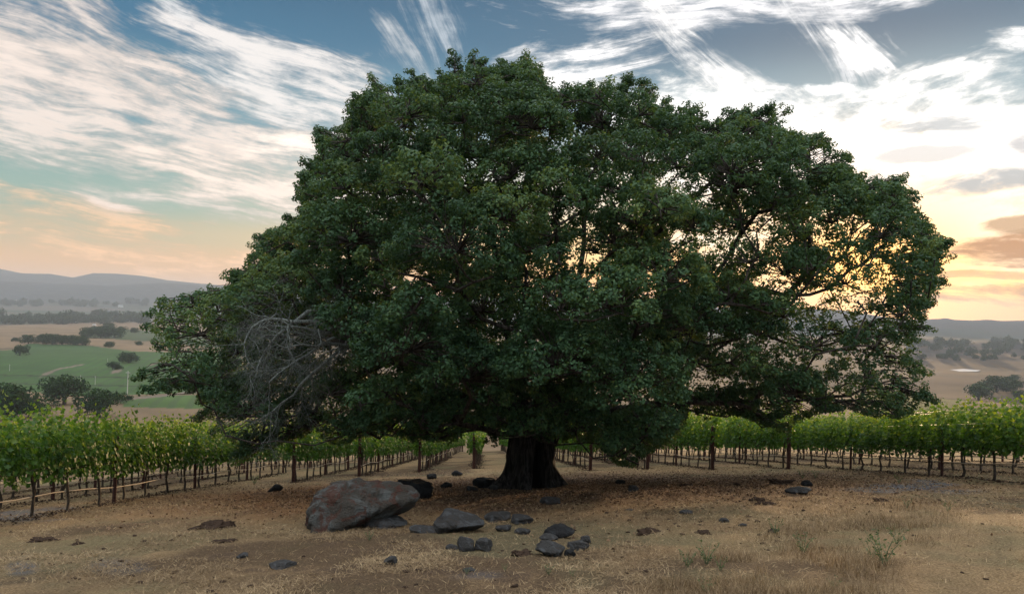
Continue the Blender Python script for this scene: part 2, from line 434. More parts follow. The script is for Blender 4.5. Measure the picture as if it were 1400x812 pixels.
def gpt(px, py):
    """ground point seen at a pixel (foreground)"""
    d = ray(px, py); lo, hi = 2.0, 400.0
    t = np.linspace(2, 300, 6000); P = d[None] * t[:, None]
    k = np.argmax(P[:, 2] < hz(P[:, 0], P[:, 1], False))
    return P[k]
def far_pt(px, py, rmin=180):
    d = ray(px, py); t = np.geomspace(rmin, 12000, 6000); P = d[None] * t[:, None]
    hit = P[:, 2] < hz(P[:, 0], P[:, 1])
    return P[np.argmax(hit)] if hit.any() else P[-1]

azs = np.concatenate([np.arange(-48, 48, 0.16), np.arange(48, 312, 3.0)])
rs = np.concatenate([[0.0], np.geomspace(1.0, 4, 10)[:-1], np.geomspace(4, 60, 300)[:-1], np.geomspace(60, 8400, 390)])
na, nr_ = len(azs), len(rs)
A_, R_ = np.meshgrid(np.radians(azs), rs)
X, Y = (R_ * np.sin(A_)).ravel(), (R_ * np.cos(A_)).ravel()
Z = hz(X, Y)
# land cover (what grows or lies there)
GV = np.stack([X, Y, Z], 1)
u, v, dep = proj(GV)
Rr = np.hypot(X, Y); front = dep > 1
big = fbm(X / 3.1, Y / 3.1, o=4, s=21); fine = fbm(X / .55, Y / .55, o=4, s=31)
straw = np.array([0.260, 0.180, 0.098]); strawd = np.array([0.10, 0.066, 0.040]); litter = np.array([0.125, 0.062, 0.034]); gravel = np.array([0.12, 0.12, 0.13])
def mixc(C, c, f): return C * (1 - f[:, None]) + np.asarray(c)[None] * f[:, None]
C = mixc(np.tile(straw, (len(X), 1)), strawd, sstep(.42, .60, big) * .9)
C = mixc(C, (0.30, 0.20, 0.11), sstep(.52, .66, fine) * .5)
C = mixc(C, (0.075, 0.05, 0.035), sstep(.58, .68, fine * .5 + big * .5) * .8)
C = mixc(C, (0.15, 0.135, 0.075), sstep(.50, .68, fbm(X / 1.7 + 40, Y / 1.7, o=3, s=24)) * .55)
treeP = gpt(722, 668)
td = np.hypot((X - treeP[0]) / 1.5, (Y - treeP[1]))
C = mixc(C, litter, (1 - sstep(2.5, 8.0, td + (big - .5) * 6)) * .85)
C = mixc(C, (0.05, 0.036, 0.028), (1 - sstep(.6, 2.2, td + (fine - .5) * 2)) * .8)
for (gx, gy, gw, gh, k) in [(1250, 664, 62, 9, 1.1), (1190, 669, 40, 4, .9), (1300, 672, 50, 5, .8), (30, 706, 60, 10, .8), (90, 696, 50, 5, .7), (150, 770, 50, 16, .5), (660, 786, 60, 8, .45), (30, 775, 30, 12, .8)]:
    q = np.hypot((u - gx) / gw, (v - gy) / gh) + (fine - .5) * 1.6
    C = mixc(C, gravel, (1 - sstep(.5, 1.1, q)) * min(k, 1) * front)
# tilled strip under each vine row, dark clods
ROWX = lambda p, q: p - D_ROW[0] / D_ROW[1] * q
# far land
far = sstep(70, 120, Rr)
n1 = fbm(X / 190, Y / 190, o=4, s=41); n2 = fbm(X / 900, Y / 500, o=3, s=47)
FC = mixc(np.tile(np.array([0.34, 0.235, 0.135]), (len(X), 1)), (0.22, 0.155, 0.10), sstep(.4, .6, n1))
flat = sstep(2300, 2600, Rr)
cells = _h(np.floor((X + 400 * n1) / 620).astype(np.int64), np.floor((Y + 300 * n1) / 480).astype(np.int64), np.zeros(len(X), np.int64), 5)
valc = np.where((cells < .42)[:, None], np.array([0.07, 0.115, 0.055]), np.where((cells < .62)[:, None], np.array([0.20, 0.155, 0.105]), np.array([0.11, 0.12, 0.07])))
FC = FC * (1 - flat[:, None]) + valc * flat[:, None]
vine = np.zeros(len(X))
GREEN = (0.085, 0.185, 0.045); GOLD = (0.40, 0.27, 0.155); DIRT = (0.34, 0.26, 0.195)
def paint(poly, c, isvine=0.0, rmin=180, rmax=9000):
    global FC
    s_ = inpoly(u + (n1 - .5) * 6, v + (n1 - .5) * 1.5, poly) & front & (Rr > rmin) & (Rr < rmax)
    FC[s_] = c; vine[s_] = isvine
paint([(-40, 447), (150, 440), (330, 444), (330, 462), (-40, 478)], GOLD)
paint([(120, 456), (175, 450), (235, 455), (300, 462), (330, 480), (200, 466), (120, 462)], (0.11, 0.15, 0.06))
paint([(-60, 482), (20, 478), (40, 470), (110, 471), (180, 480), (330, 484), (330, 536), (110, 541), (40, 535), (-60, 528)], GREEN, 1)
paint([(118, 465), (150, 463), (215, 468), (330, 478), (330, 484), (180, 480), (118, 470)], GOLD)
paint([(163, 546), (200, 541), (330, 539), (330, 560), (170, 556)], (0.11, 0.21, 0.05), 1)
for a_, b_, w in [((55, 514), (82, 504), 2.0), ((82, 504), (115, 498), 1.3), ((150, 548), (220, 541), 2.2), ((220, 541), (310, 530), 2), ((205, 499), (240, 490), 1.3), ((155, 509), (165, 506), 3)]:
    ax, ay = a_; bx, by = b_; L = math.hypot(bx - ax, by - ay)
    tt = np.clip(((u - ax) * (bx - ax) + (v - ay) * (by - ay)) / L ** 2, 0, 1)
    dd = np.hypot(u - ax - tt * (bx - ax), (v - ay - tt * (by - ay)) * 1.6)
    s_ = (dd < w) & front & (Rr > 180) & (Rr < 2000); FC[s_] = DIRT; vine[s_] = 0
for yy in (514.5, 526):   # avenues between the vineyard blocks
    s_ = (np.abs(v - yy - (u - 100) * .02) < .8) & (u < 330) & front & (Rr > 180) & (Rr < 2000); FC[s_] = (0.05, 0.07, 0.03); vine[s_] = 0
paint([(1180, 513), (1262, 513), (1300, 519), (1370, 527), (1500, 533), (1500, 545), (1180, 534)], (0.25, 0.17, 0.12), 0, 150, 900)
paint([(1180, 532), (1260, 538), (1330, 546), (1330, 565), (1180, 560)], (0.09, 0.12, 0.04), 0, 120, 900)
mt = sstep(-70, -30, Z) * flat
FC = mixc(FC, (0.10, 0.105, 0.10), mt); vine *= (1 - mt)
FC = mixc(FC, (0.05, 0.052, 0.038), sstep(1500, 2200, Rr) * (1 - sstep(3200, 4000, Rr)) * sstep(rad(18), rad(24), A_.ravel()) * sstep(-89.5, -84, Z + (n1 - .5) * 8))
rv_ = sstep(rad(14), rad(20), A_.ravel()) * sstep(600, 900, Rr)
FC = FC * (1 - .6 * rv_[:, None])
FC *= .40
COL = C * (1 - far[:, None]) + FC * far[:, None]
F = []
i = np.arange(1, nr_ - 1)[:, None] * na; j = np.arange(na)[None]; k = (j + 1) % na
quads = np.stack([i + j, i + na + j, i + na + k, i + k], -1).reshape(-1, 4)
tris = np.stack([np.full(na, 0), na + np.arange(na), na + (np.arange(na) + 1) % na], -1)
m, b = mat('ground')
P = pos(b); cc = b.attr('cover'); fr = b.attr('farness', 'Fac'); vn = b.attr('vines', 'Fac')
g1 = b.noise(P, 9, 8, 0.72); g2 = b.noise(P, 55, 5, 0.75); g3 = b.noise(b.vmul(P, (1, 1, .3)), 1.3, 5, 0.6)
nearc = b.mix(b.step(g2, 0.36, 0.68), b.vmul(cc, (0.50, 0.46, 0.42)), b.vmul(cc, (1.45, 1.45, 1.4)))
nearc = b.mix(b.step(g1, 0.56, 0.68) * 0.55, nearc, (0.07, 0.05, 0.035))
nearc = b.mix(b.step(g3, 0.55, 0.72) * 0.35, nearc, b.vmul(cc, (0.8, 1.0, 0.8)))
f1 = b.noise(P, 0.02, 6, 0.65); f2 = b.noise(P, 0.12, 4, .6)
farc = b.mix(b.step(f1, 0.3, 0.7), b.vmul(cc, (0.78, 0.8, 0.8)), b.vmul(cc, (1.2, 1.18, 1.15)))
px_, py_, pz_ = b.sep(P)
rw = b.m('SINE', (px_ * 0.93 + py_ * 0.36 + f2 * 3.0) * 0.75)
farc = b.mix(b.step(rw, -0.2, 0.7) * vn * 0.55, farc, (0.035, 0.055, 0.025))
c = b.mix(fr, nearc, farc)
bn = bump(b, g1 * 0.6 + g2 * 0.8, 0.8, 0.05)
finish(b, bsdf(b, c, 0.95, 0.12, bn).outputs[0]); M_ground = m
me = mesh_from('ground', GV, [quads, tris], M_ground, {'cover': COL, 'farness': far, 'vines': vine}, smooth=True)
link('ground', me, kind='structure')

# haze: one closed box of even air round everything
m, b = mat('haze')
pv = b.n('ShaderNodeVolumePrincipled')
pv.inputs['Color'].default_value = (0.62, 0.69, 0.78, 1); pv.inputs['Density'].default_value = 0.00010
pv.inputs['Anisotropy'].default_value = 0.1
b.t.links.new(pv.outputs[0], b.n('ShaderNodeOutputMaterial').inputs['Volume'])
zl, zh, h_ = float(Z.min()) - 1, max(float(Z.max()), 60.0) + 6, 8700
bv = [(sx * h_, sy * h_, z_) for z_ in (zl, zh) for sx, sy in ((-1, -1), (1, -1), (1, 1), (-1, 1))]
bf = [(0, 3, 2, 1), (4, 5, 6, 7), (0, 1, 5, 4), (1, 2, 6, 5), (2, 3, 7, 6), (3, 0, 4, 7)]
link('haze', mesh_from('haze', np.array(bv), np.array(bf), m), kind='stuff')

# water in the valley
def sheet(name, pts, m, lift=.5, **props):
    P = [far_pt(*p) for p in pts]; z_ = float(np.mean([p[2] for p in P])) + lift
    V = np.array([(p[0], p[1], z_) for p in P])
    return link(name, mesh_from(name, V, [np.arange(len(V))[None]], m), **props)
m, b = mat('pond_water'); finish(b, bsdf(b, (0.25, 0.27, 0.28), 0.25, 0.6).outputs[0])
sheet('water', [(1298, 505.5), (1318, 504.6), (1341, 506.5), (1336, 508.3), (1312, 507.8)], m, kind='structure')
0 and sheet('water', [(1322, 517.0), (1340, 516.4), (1349, 518), (1336, 519)], m, kind='structure')
sheet('water', [(124, 424.6), (160, 424.2), (161, 426), (130, 426.2)], m, kind='structure')

# ------------------------------------------------------------------ the oak
TB = treeP.copy(); TB[2] = float(hz(TB[0], TB[1], False))
OUT = [(200, 428), (222, 412), (255, 402), (285, 405), (312, 392), (330, 352), (362, 318), (390, 306), (408, 285), (399, 255), (418, 222), (436, 190), (470, 170), (486, 130), (515, 112), (548, 112),
       (590, 112), (622, 92), (655, 86), (690, 82), (735, 86), (742, 100), (765, 116), (808, 116), (835, 108), (880, 114), (905, 138), (948, 142), (985, 168), (1022, 150), (1065, 148), (1074, 168), (1082, 190),
       (1112, 182), (1128, 198), (1158, 212), (1180, 240), (1218, 248), (1244, 270), (1262, 300), (1290, 322), (1294, 345), (1284, 392), (1278, 420), (1252, 452), (1240, 470), (1256, 500), (1270, 540), (1258, 565), (1215, 572),
       (1170, 560), (1120, 568), (1075, 590), (1040, 575), (990, 566), (958, 556), (952, 540), (944, 575), (925, 608), (885, 630), (868, 646), (848, 640), (822, 612), (780, 602), (752, 608), (712, 604), (684, 592),
       (640, 592), (604, 612), (568, 606), (520, 598), (470, 606), (420, 590), (385, 604), (352, 618), (322, 618), (296, 596), (276, 560), (268, 532), (236, 526), (208, 534), (204, 500), (214, 476), (204, 452)]
gw, gh_ = 352, 204
gx_, gy_ = np.meshgrid(np.arange(gw) * 4.0, np.arange(gh_) * 4.0)
ins = inpoly(gx_, gy_, OUT)
edge = np.zeros((gh_, gw)); cur = ins.copy()
for it in range(70):
    edge += cur * 4.0
    nx = cur.copy(); nx[1:] &= cur[:-1]; nx[:-1] &= cur[1:]; nx[:, 1:] &= cur[:, :-1]; nx[:, :-1] &= cur[:, 1:]
    if it % 2: nx[1:, 1:] &= cur[:-1, :-1]; nx[:-1, :-1] &= cur[1:, 1:]; nx[1:, :-1] &= cur[:-1, 1:]; nx[:-1, 1:] &= cur[1:, :-1]
    cur = nx
def edist(px, py):
    return edge[np.clip((np.asarray(py) / 4 + .5).astype(int), 0, gh_ - 1), np.clip((np.asarray(px) / 4 + .5).astype(int), 0, gw - 1)]
DC = 18.6
def thick(e): 
    t = np.clip(e / 235.0, 0, 1); return 0.5 + 6.4 * np.sqrt(1 - (1 - t) ** 2)
# thin places where the sky shows (px centre, half sizes, share of sprays kept)
GAPS = [(802, 352, 26, 46, .30), (735, 372, 26, 22, .5), (648, 330, 46, 22, .55), (845, 200, 40, 12, .6), (1062, 386, 34, 22, .22), (1010, 342, 60, 34, .50), (1180, 384, 60, 34, .26), (1148, 318, 44, 34, .40),
        (1238, 330, 22, 36, .5), (1120, 432, 60, 34, .30), (1215, 440, 44, 26, .42), (1040, 300, 44, 20, .45), (940, 330, 30, 30, .5), (930, 250, 34, 20, .45), (905, 215, 30, 12, .5), (960, 510, 14, 20, .35), (948, 525, 10, 30, .2),
        (1100, 480, 70, 34, .32), (1220, 492, 44, 44, .36), (1150, 540, 60, 14, .5), (690, 245, 36, 10, .6), (560, 270, 40, 10, .6), (240, 460, 50, 60, .42), (265, 420, 40, 30, .5), (1000, 475, 34, 26, .45), (500, 262, 30, 8, .6), (1172, 505, 46, 40, .34), (680, 440, 22, 10, .6), (885, 390, 16, 26, .55), (1022, 226, 26, 12, .6)]
def keepf(px, py):
    k = np.ones(np.shape(px))
    for (a, b_, c_, d_, f) in GAPS:
        q = np.hypot((px - a) / c_, (py - b_) / d_)
        k = np.minimum(k, f * .7 + (1 - f * .7) * sstep(.75, 1.2, q + .5 * (vnoise(px / 14, py / 14, s=99) - .5)))
    return k
lobes = []   # centre(3), R, density
def try_layer(n, lo, hi, rmin, rmax, minsp, tries=6000):
    got = []
    for _ in range(tries):
        if len(got) >= n: break
        x, y = random.uniform(200, 1300), random.uniform(74, 640)
        e = float(edist(x, y))
        if e < 14: continue
        r = min(random.uniform(rmin, rmax), e * .95 + 8)
        if any(math.hypot(x - a, (y - b_) * 1.15) < minsp * (r + c_) for a, b_, c_ in got): continue
        got.append((x, y, r))
        t = float(thick(e)); d = DC + random.uniform(lo, hi) * t
        if y > 480: d += -1.2 if x < 960 else .3
        if x > 960: d = max(d, DC - 4.2)
        if math.hypot((x - 385) / 95, (y - 520) / 100) < 1 and d < DC - 1: d = DC - .6
        R = r / FPX * d
        lobes.append((at(x, y, d), R, 1.0))
try_layer(150, -1.05, -.66, 26, 66, .66)
try_layer(170, -.6, -.05, 30, 66, .50)
NFRONT = len(lobes)
try_layer(110, .05, .85, 40, 80, .50)
NBACK = len(lobes)
# clearly readable front lobes
for (x, y, r, t) in [(625, 345, 88, -.95), (480, 330, 70, -.9), (560, 245, 66, -.8), (700, 170, 66, -.75), (690, 300, 60, -.92), (830, 420, 72, -1.0), (905, 385, 70, -.9), (880, 300, 62, -.8), (760, 500, 86, -1.08), (860, 530, 86, -1.05),
                     (640, 520, 80, -1.02), (560, 480, 76, -1.0), (880, 590, 46, -.98), (740, 250, 56, -.75), (450, 240, 46, -.6), (1000, 260, 66, -.7), (1080, 240, 56, -.6), (1130, 280, 60, -.6), (1190, 300, 52, -.5), (980, 200, 40, -.5),
                     (600, 590, 28, -.9), (672, 578, 30, -1.2), (790, 590, 34, -1.5), (840, 612, 30, -1.6), (715, 585, 24, -1.4), (560, 585, 30, -1.0), (500, 580, 34, -.9), (400, 400, 60, -.6), (360, 450, 56, -.5), (450, 540, 56, -.75), (560, 560, 50, -.9), (340, 560, 46, -.4), (1060, 530, 56, -.5), (1130, 520, 44, -.4), (1240, 400, 40, -.4), (930, 440, 60, -.7)]:
    e = float(edist(x, y)); d = DC + t * float(thick(e)); lobes.append((at(x, y, d), r / FPX * d, 1.15))
LC = np.array([l[0] for l in lobes]); LR = np.array([l[1] for l in lobes])
subC, subN, subS, subL = [], [], [], []
for li, (c0, R, dn) in enumerate(lobes):
    isb = NFRONT <= li < NBACK
    n = int(4 * math.pi * R * R * .62 / (.075 if isb else .050) * dn)
    dv = norm(RNG.normal(size=(n, 3))); dv[:, 2] = np.where(dv[:, 2] < (-.35 if isb else -.12), -dv[:, 2], dv[:, 2])
    rr = R * RNG.uniform(.62, 1.03, n) ** .5
    bmp = .68 + .62 * vnoise(dv[:, 0] * 2.6 + li, dv[:, 1] * 2.6, dv[:, 2] * 2.6)
    P = c0 + dv * (rr * bmp)[:, None] * np.array([1.05, 1, .82])
    P[:, 2] -= .10 * R * (dv[:, 0] ** 2 + dv[:, 1] ** 2)
    subC.append(P); subN.append(dv); subL.append(np.full(n, li)); subS.append(np.full(n, .13) if isb else RNG.uniform(.060, .115, n))
# ragged sprays round the outline
n_out = 1500; cum = np.array(OUT + [OUT[0]], float); seg = np.hypot(*np.diff(cum, axis=0).T); cs = np.concatenate([[0], np.cumsum(seg)])
tt = RNG.uniform(0, cs[-1], n_out); ex = np.interp(tt, cs, cum[:, 0]); ey = np.interp(tt, cs, cum[:, 1])
cxm, cym = 720, 380
ox, oy = ex - cxm, ey - cym; ol = np.hypot(ox, oy)
clump = vnoise(tt / 17, tt * 0, s=77) * .6 + vnoise(tt / 48, tt * 0, s=78) * .4
push = sstep(.42, .8, clump) * 14 - 10
push = push - RNG.uniform(0, 1, n_out) * (push + 16)
ex2, ey2 = ex + ox / ol * push, ey + oy / ol * push
dd = DC + RNG.normal(0, .9, n_out)
Pn = np.stack([at(a, b_, d) for a, b_, d in zip(ex2, ey2, dd)])
ed = norm(np.stack([ox / ol, np.zeros(n_out), -oy / ol], 1))
subC.append(Pn); subN.append(ed); subS.append(np.full(n_out, .085)); subL.append(np.full(n_out, -1))
# small boughs sticking out of the outline
tpos = 0.0
while tpos < cs[-1]:
    tpos += random.uniform(9, 46)
    x0_, y0_ = np.interp(tpos, cs, cum[:, 0]), np.interp(tpos, cs, cum[:, 1]); l_ = math.hypot(x0_ - cxm, y0_ - cym); nx_, ny_ = (x0_ - cxm) / l_, (y0_ - cym) / l_
    if y0_ > 560 and random.random() < .6: continue
    out_ = random.uniform(-16, 7); d0_ = DC + random.gauss(0, 1.0); rr_ = random.uniform(5, 12)
    for q_ in range(int(rr_ * 2.2)):
        t_ = random.uniform(-1.8, 1)
        c_ = at(x0_ + nx_ * out_ + nx_ * t_ * rr_ * 1.2 + random.gauss(0, rr_ * .42), y0_ + ny_ * out_ + ny_ * t_ * rr_ * 1.2 + random.gauss(0, rr_ * .42), d0_ + random.gauss(0, .12))
        subC.append(c_[None]); subN.append(norm(np.array([[nx_, -.3, -ny_ + .5]]))); subS.append(np.array([.075])); subL.append(np.array([-1]))
SC = np.concatenate(subC); SN = np.concatenate(subN); SS = np.concatenate(subS); SL = np.concatenate(subL)
su, sv, sdp = proj(SC)
en = 46 * (vnoise(su / 36, sv / 36, s=55) - .74) + 18 * (vnoise(su / 13, sv / 13, s=57) - .5) + 7 * (vnoise(su / 6, sv / 6, s=56) - .5)
okp = inpoly(su + (su - cxm) / 420 * -en, sv + (sv - cym) / 300 * -en, OUT) | (SL < 0)
okp &= ~((np.hypot((su - 390) / 88, (sv - 515) / 92) < 1) & (sdp < DC - 3.0))
# leave out sprays buried inside another bough
bur = np.zeros(len(SC), bool)
for q_ in range(len(LC)):
    near_ = np.abs(SC[:, 0] - LC[q_, 0]) < LR[q_] * .62
    ii = np.nonzero(near_)[0]
    bur[ii] |= (((SC[ii] - LC[q_]) ** 2).sum(1) < (LR[q_] * .60) ** 2) & (SL[ii] != q_)
okp &= ~bur
kp = keepf(su, sv)
nz = vnoise(SC[:, 0] * 1.5, SC[:, 1] * 1.5, SC[:, 2] * 1.5, s=91)
kp = kp * (.5 + .5 * sstep(.22, .40, nz))
ok = okp & (RNG.random(len(SC)) < kp) & (SC[:, 2] > hz(SC[:, 0], SC[:, 1], False) + .35)
SC, SN, SS, SL = SC[ok], SN[ok], SS[ok], SL[ok]
NPS = 32
n = len(SC)
ti = np.repeat(np.arange(n), NPS)
od = norm(RNG.normal(size=(n * NPS, 3))); off = od * (SS[ti] * 1.55 * RNG.uniform(.25, 1, n * NPS) ** .5)[:, None] * np.array([1, 1, .8])
LCn = SC[ti] + off
LN = SN[ti] * .25 + od * .8 + np.array([0, 0, .40]) + RNG.normal(size=(n * NPS, 3)) * .42
LT = RNG.normal(0, .18, len(LC) + 1)
tone = np.repeat(np.clip(.42 + LT[SL] + .5 * (fbm(SC[:, 0] * .5, SC[:, 1] * .5, SC[:, 2] * .5, o=2, s=8) - .5) + RNG.normal(0, .10, n), 0, 1), NPS) + RNG.normal(0, .14, n * NPS)
odd = RNG.random(n * NPS) < .012; tone[odd] = 1.0
print('oak leaves', n * NPS, 'lobes', len(lobes))
V, Fq = leaf_quads(LCn, LN, RNG.uniform(.048, .088, n * NPS) * np.where(SS[ti] > .12, 1.35, 1.0))
oak = thing('oak_tree', 'huge broad dark green oak spreading over the boulders in the middle of the field', 'tree', TB)
OB = TB.astype(float)
link('crown', mesh_from('oak_crown', V - OB, Fq, M_oak, {'tone': np.repeat(np.clip(tone, 0, 1), 4)}), oak)

# limbs: grow towards every lobe from the nearest fitting point of the skeleton
NODE = [TB + np.array([0, 0, .4])]; PAR = [-1]; LEN = [0.0]
def addnode(p, par):
    NODE.append(np.asarray(p, float)); PAR.append(par); LEN.append(LEN[par] + float(np.linalg.norm(NODE[par] - NODE[-1]))); return len(NODE) - 1
n0 = addnode(TB + np.array([0.02, 0, 1.1]), 0); n1_ = addnode(TB + np.array([0.0, 0.1, 1.9]), n0)
hand = [[(760, 560, 18.2), (800, 470, 18.5), (790, 380, 18.8), (800, 300, 19), (815, 220, 19)],
        [(850, 545, 18.6), (940, 500, 18.8), (1020, 455, 18.6), (1090, 470, 18.4), (1165, 480, 18.2), (1166, 452, 18.2), (1140, 405, 18.3), (1090, 340, 18.4), (1075, 285, 18.4)],
        [(900, 470, 18.8), (980, 410, 18.6), (1040, 392, 18.5), (1100, 395, 18.5), (1160, 370, 18.6), (1215, 330, 18.6)],
        [(690, 520, 18.2), (640, 420, 18.4), (600, 320, 18.7), (580, 240, 18.8)],
        [(640, 545, 17.4), (560, 500, 16.8), (480, 470, 16.6), (420, 450, 16.8), (350, 430, 17.4), (280, 440, 18), (235, 430, 18.2)],
        [(700, 450, 17.4), (680, 340, 17.6), (700, 240, 18.2)], [(740, 540, 16), (760, 500, 14.5)], [(1000, 530, 18.4), (1080, 545, 18.2), (1160, 540, 18.2), (1220, 520, 18.2)]]
for path in hand:
    par = n1_
    for q in path:
        g = at(*q) + RNG.normal(0, .06, 3)
        mid = (NODE[par] + g) / 2 + RNG.normal(0, .12, 3)
        par = addnode(mid, par); par = addnode(g, par)
order = np.argsort([np.linalg.norm(c_[0] - NODE[n1_]) for c_ in lobes])
for li in order:
    tgt = lobes[li][0] - np.array([0, 0, .15])
    A = np.array(NODE[2:]); dist = np.linalg.norm(A - tgt, axis=1)
    cost = dist + .22 * np.array(LEN[2:]) + .5 * np.maximum(0, A[:, 2] - tgt[2])
    par = int(np.argmin(cost)) + 2
    p0 = NODE[par]; L = float(np.linalg.norm(tgt - p0)); ns = max(2, int(L / .55))
    bend = RNG.normal(0, .10 * L, 3)
    for s_ in range(1, ns + 1):
        t_ = s_ / ns
        par = addnode(p0 + (tgt - p0) * t_ + bend * math.sin(math.pi * t_) + RNG.normal(0, .07, 3) * (s_ < ns), par)
W = np.zeros(len(NODE)); hasch = np.zeros(len(NODE), bool)
for p in PAR[1:]: hasch[p] = True
W[~hasch] = 1
for i in range(len(NODE) - 1, 0, -1): W[PAR[i]] += W[i]
RAD = .017 * W ** .56
tb = Tubes(); done = set()
children = [[] for _ in NODE]
for i, p in enumerate(PAR):
    if p >= 0: children[p].append(i)
def chain(start, first):
    pts, rr = [NODE[start], NODE[first]], [min(RAD[start], RAD[first] * 1.25), RAD[first]]; i = first
    while children[i]:
        ch = sorted(children[i], key=lambda c_: -W[c_]); nxt = ch[0]
        for o_ in ch[1:]: STACK.append((i, o_))
        pts.append(NODE[nxt]); rr.append(RAD[nxt]); i = nxt
    tb.add(pts, np.array(rr), 8 if rr[0] > .06 else 5)
STACK = [(n1_, c_) for c_ in children[n1_]]
while STACK:
    a, b_ = STACK.pop(); chain(a, b_)
for s_ in range(len(SC)):
    if SL[s_] >= 0:
        if s_ % 3: continue
        c0 = LC[SL[s_]]
    else:
        u_, v_, d_ = proj(SC[s_]); k_ = 46 / math.hypot(u_ - cxm, v_ - cym); c0 = at(u_ + (cxm - u_) * k_, v_ + (cym - v_) * k_, DC)
    m_ = (c0 + SC[s_]) / 2 + RNG.normal(0, .07, 3)
    tb.add([c0, m_, SC[s_]], np.array([.018, .011, .005]), 3)
me = tb.mesh('oak_limbs', M_bark)
lm = link('limbs', me, oak, loc=-OB)
# trunk: flared foot with buttress roots and a hollow on the front right, coloured darker inside
nth, nzz = 96, 60
th = np.arange(nth) * 2 * math.pi / nth
zz = np.linspace(-.35, 2.15, nzz)
TH, ZZ = np.meshgrid(th, zz)
zc = np.clip(ZZ, 0, 3)
rad0 = .45 + .20 * np.exp(-zc / .42) + .12 * np.exp(-zc / 1.2) + .10 * sstep(1.5, 2.2, ZZ)
root = sum(a * np.exp(-((np.angle(np.exp(1j * (TH - t0)))) / w) ** 2) for t0, a, w in [(rad(185), .50, .28), (rad(235), .20, .16), (rad(330), .24, .14), (rad(8), .36, .18), (rad(272), .16, .14), (rad(210), .15, .12), (rad(90), .35, .4), (rad(140), .3, .25)])
rad0 = rad0 + root * np.exp(-zc / .32) * .8
fl = .06 * np.sin(TH * 7 + ZZ * 1.2 + 1) + .035 * np.sin(TH * 13 - ZZ * 1.5) + .30 * (fbm(np.cos(TH) * 4, np.sin(TH) * 4, ZZ * 1.1, o=4, s=4) - .5)
rad0 = rad0 + fl
hollow_t = np.angle(np.exp(1j * (TH - rad(298)))) / (.44 * np.clip(1.15 - zc / 1.75, .05, 1))
hol = (1 - sstep(.55, 1.0, np.abs(hollow_t))) * (1 - sstep(1.15, 1.5, zc))
rad0 = rad0 * (1 - .55 * hol)
lean = np.array([0.04, 0.02])
TV = np.stack([rad0 * np.cos(TH) + ZZ * lean[0], rad0 * np.sin(TH) + ZZ * lean[1], ZZ], -1).reshape(-1, 3)
i = np.arange(nzz - 1)[:, None] * nth; j = np.arange(nth)[None]; k = (j + 1) % nth
TF = np.stack([i + j, i + k, i + nth + k, i + nth + j], -1).reshape(-1, 4)
m, b = mat('trunk_bark')
P = pos(b); n = b.noise(b.vmul(P, (1, 1, .16)), 15, 6, .65, .5); ch = b.attr('hollow_tone', 'Fac')
cc = b.mix(b.step(n, .36, .66), (0.012, 0.010, 0.009), (0.075, 0.062, 0.055)); cc = b.mix(ch, cc, (0.006, 0.005, 0.005))
finish(b, bsdf(b, cc, .92, .15, bump(b, n, 1.0, .09)).outputs[0])
link('trunk', mesh_from('oak_trunk', TV, TF, m, {'hollow_tone': hol.ravel()}, smooth=True), oak)
# dead bare branches hanging on the left
tb = Tubes()
def dead(p, d, L, r, lev):
    n = 6; pts = [p]; dd_ = d / np.linalg.norm(d)
    for i in range(n):
        dd_ = dd_ + RNG.normal(0, .24, 3) + np.array([0, 0, -.05]); dd_ /= np.linalg.norm(dd_)
        pts.append(pts[-1] + dd_ * L / n)
    tb.add(pts, np.linspace(r, r * .35, n + 1), 6 if lev < 2 else 3)
    if lev < 4:
        for i in range(1, n + 1):
            for _ in range(2 if random.random() < .42 else 1):
                q = dd_ * .0 + (pts[i] - pts[i - 1]); q = q / np.linalg.norm(q)
                s_ = norm(np.cross(q, RNG.normal(size=3)))
                dead(pts[i], q * .62 + s_ * .8 + np.array([-.05, -.04, -.10]), L * random.uniform(.42, .66), r * .40 * (1 - i / n * .4), lev + 1)
for (a, b_, d_, a2, b2, d2, L, r) in [(478, 458, 15.0, 395, 462, 13.6, 1.9, .050), (492, 474, 15.2, 402, 500, 13.4, 1.9, .046), (440, 470, 14.6, 360, 500, 13.2, 1.5, .030), (440, 500, 14.6, 365, 560, 13.3, 1.6, .030), (400, 440, 13.8, 330, 430, 13.6, 1.2, .03), (390, 450, 13.8, 320, 500, 13.6, 1.15, .028)]:
    p = at(a, b_, d_); q = at(a2, b2, d2); t0_ = Tubes; tb.add([p + (p - q) * .9 + np.array([.0, .6, -.15]), p + (p - q) * .4 + np.array([0, .15, .06]), p], np.array([r * 1.5, r * 1.3, r * 1.15]), 7); dead(p, q - p, L, r * 1.15, 1)
link('dead_branches', tb.mesh('oak_dead', M_dead), oak, loc=-OB, label='bare grey dead branches')

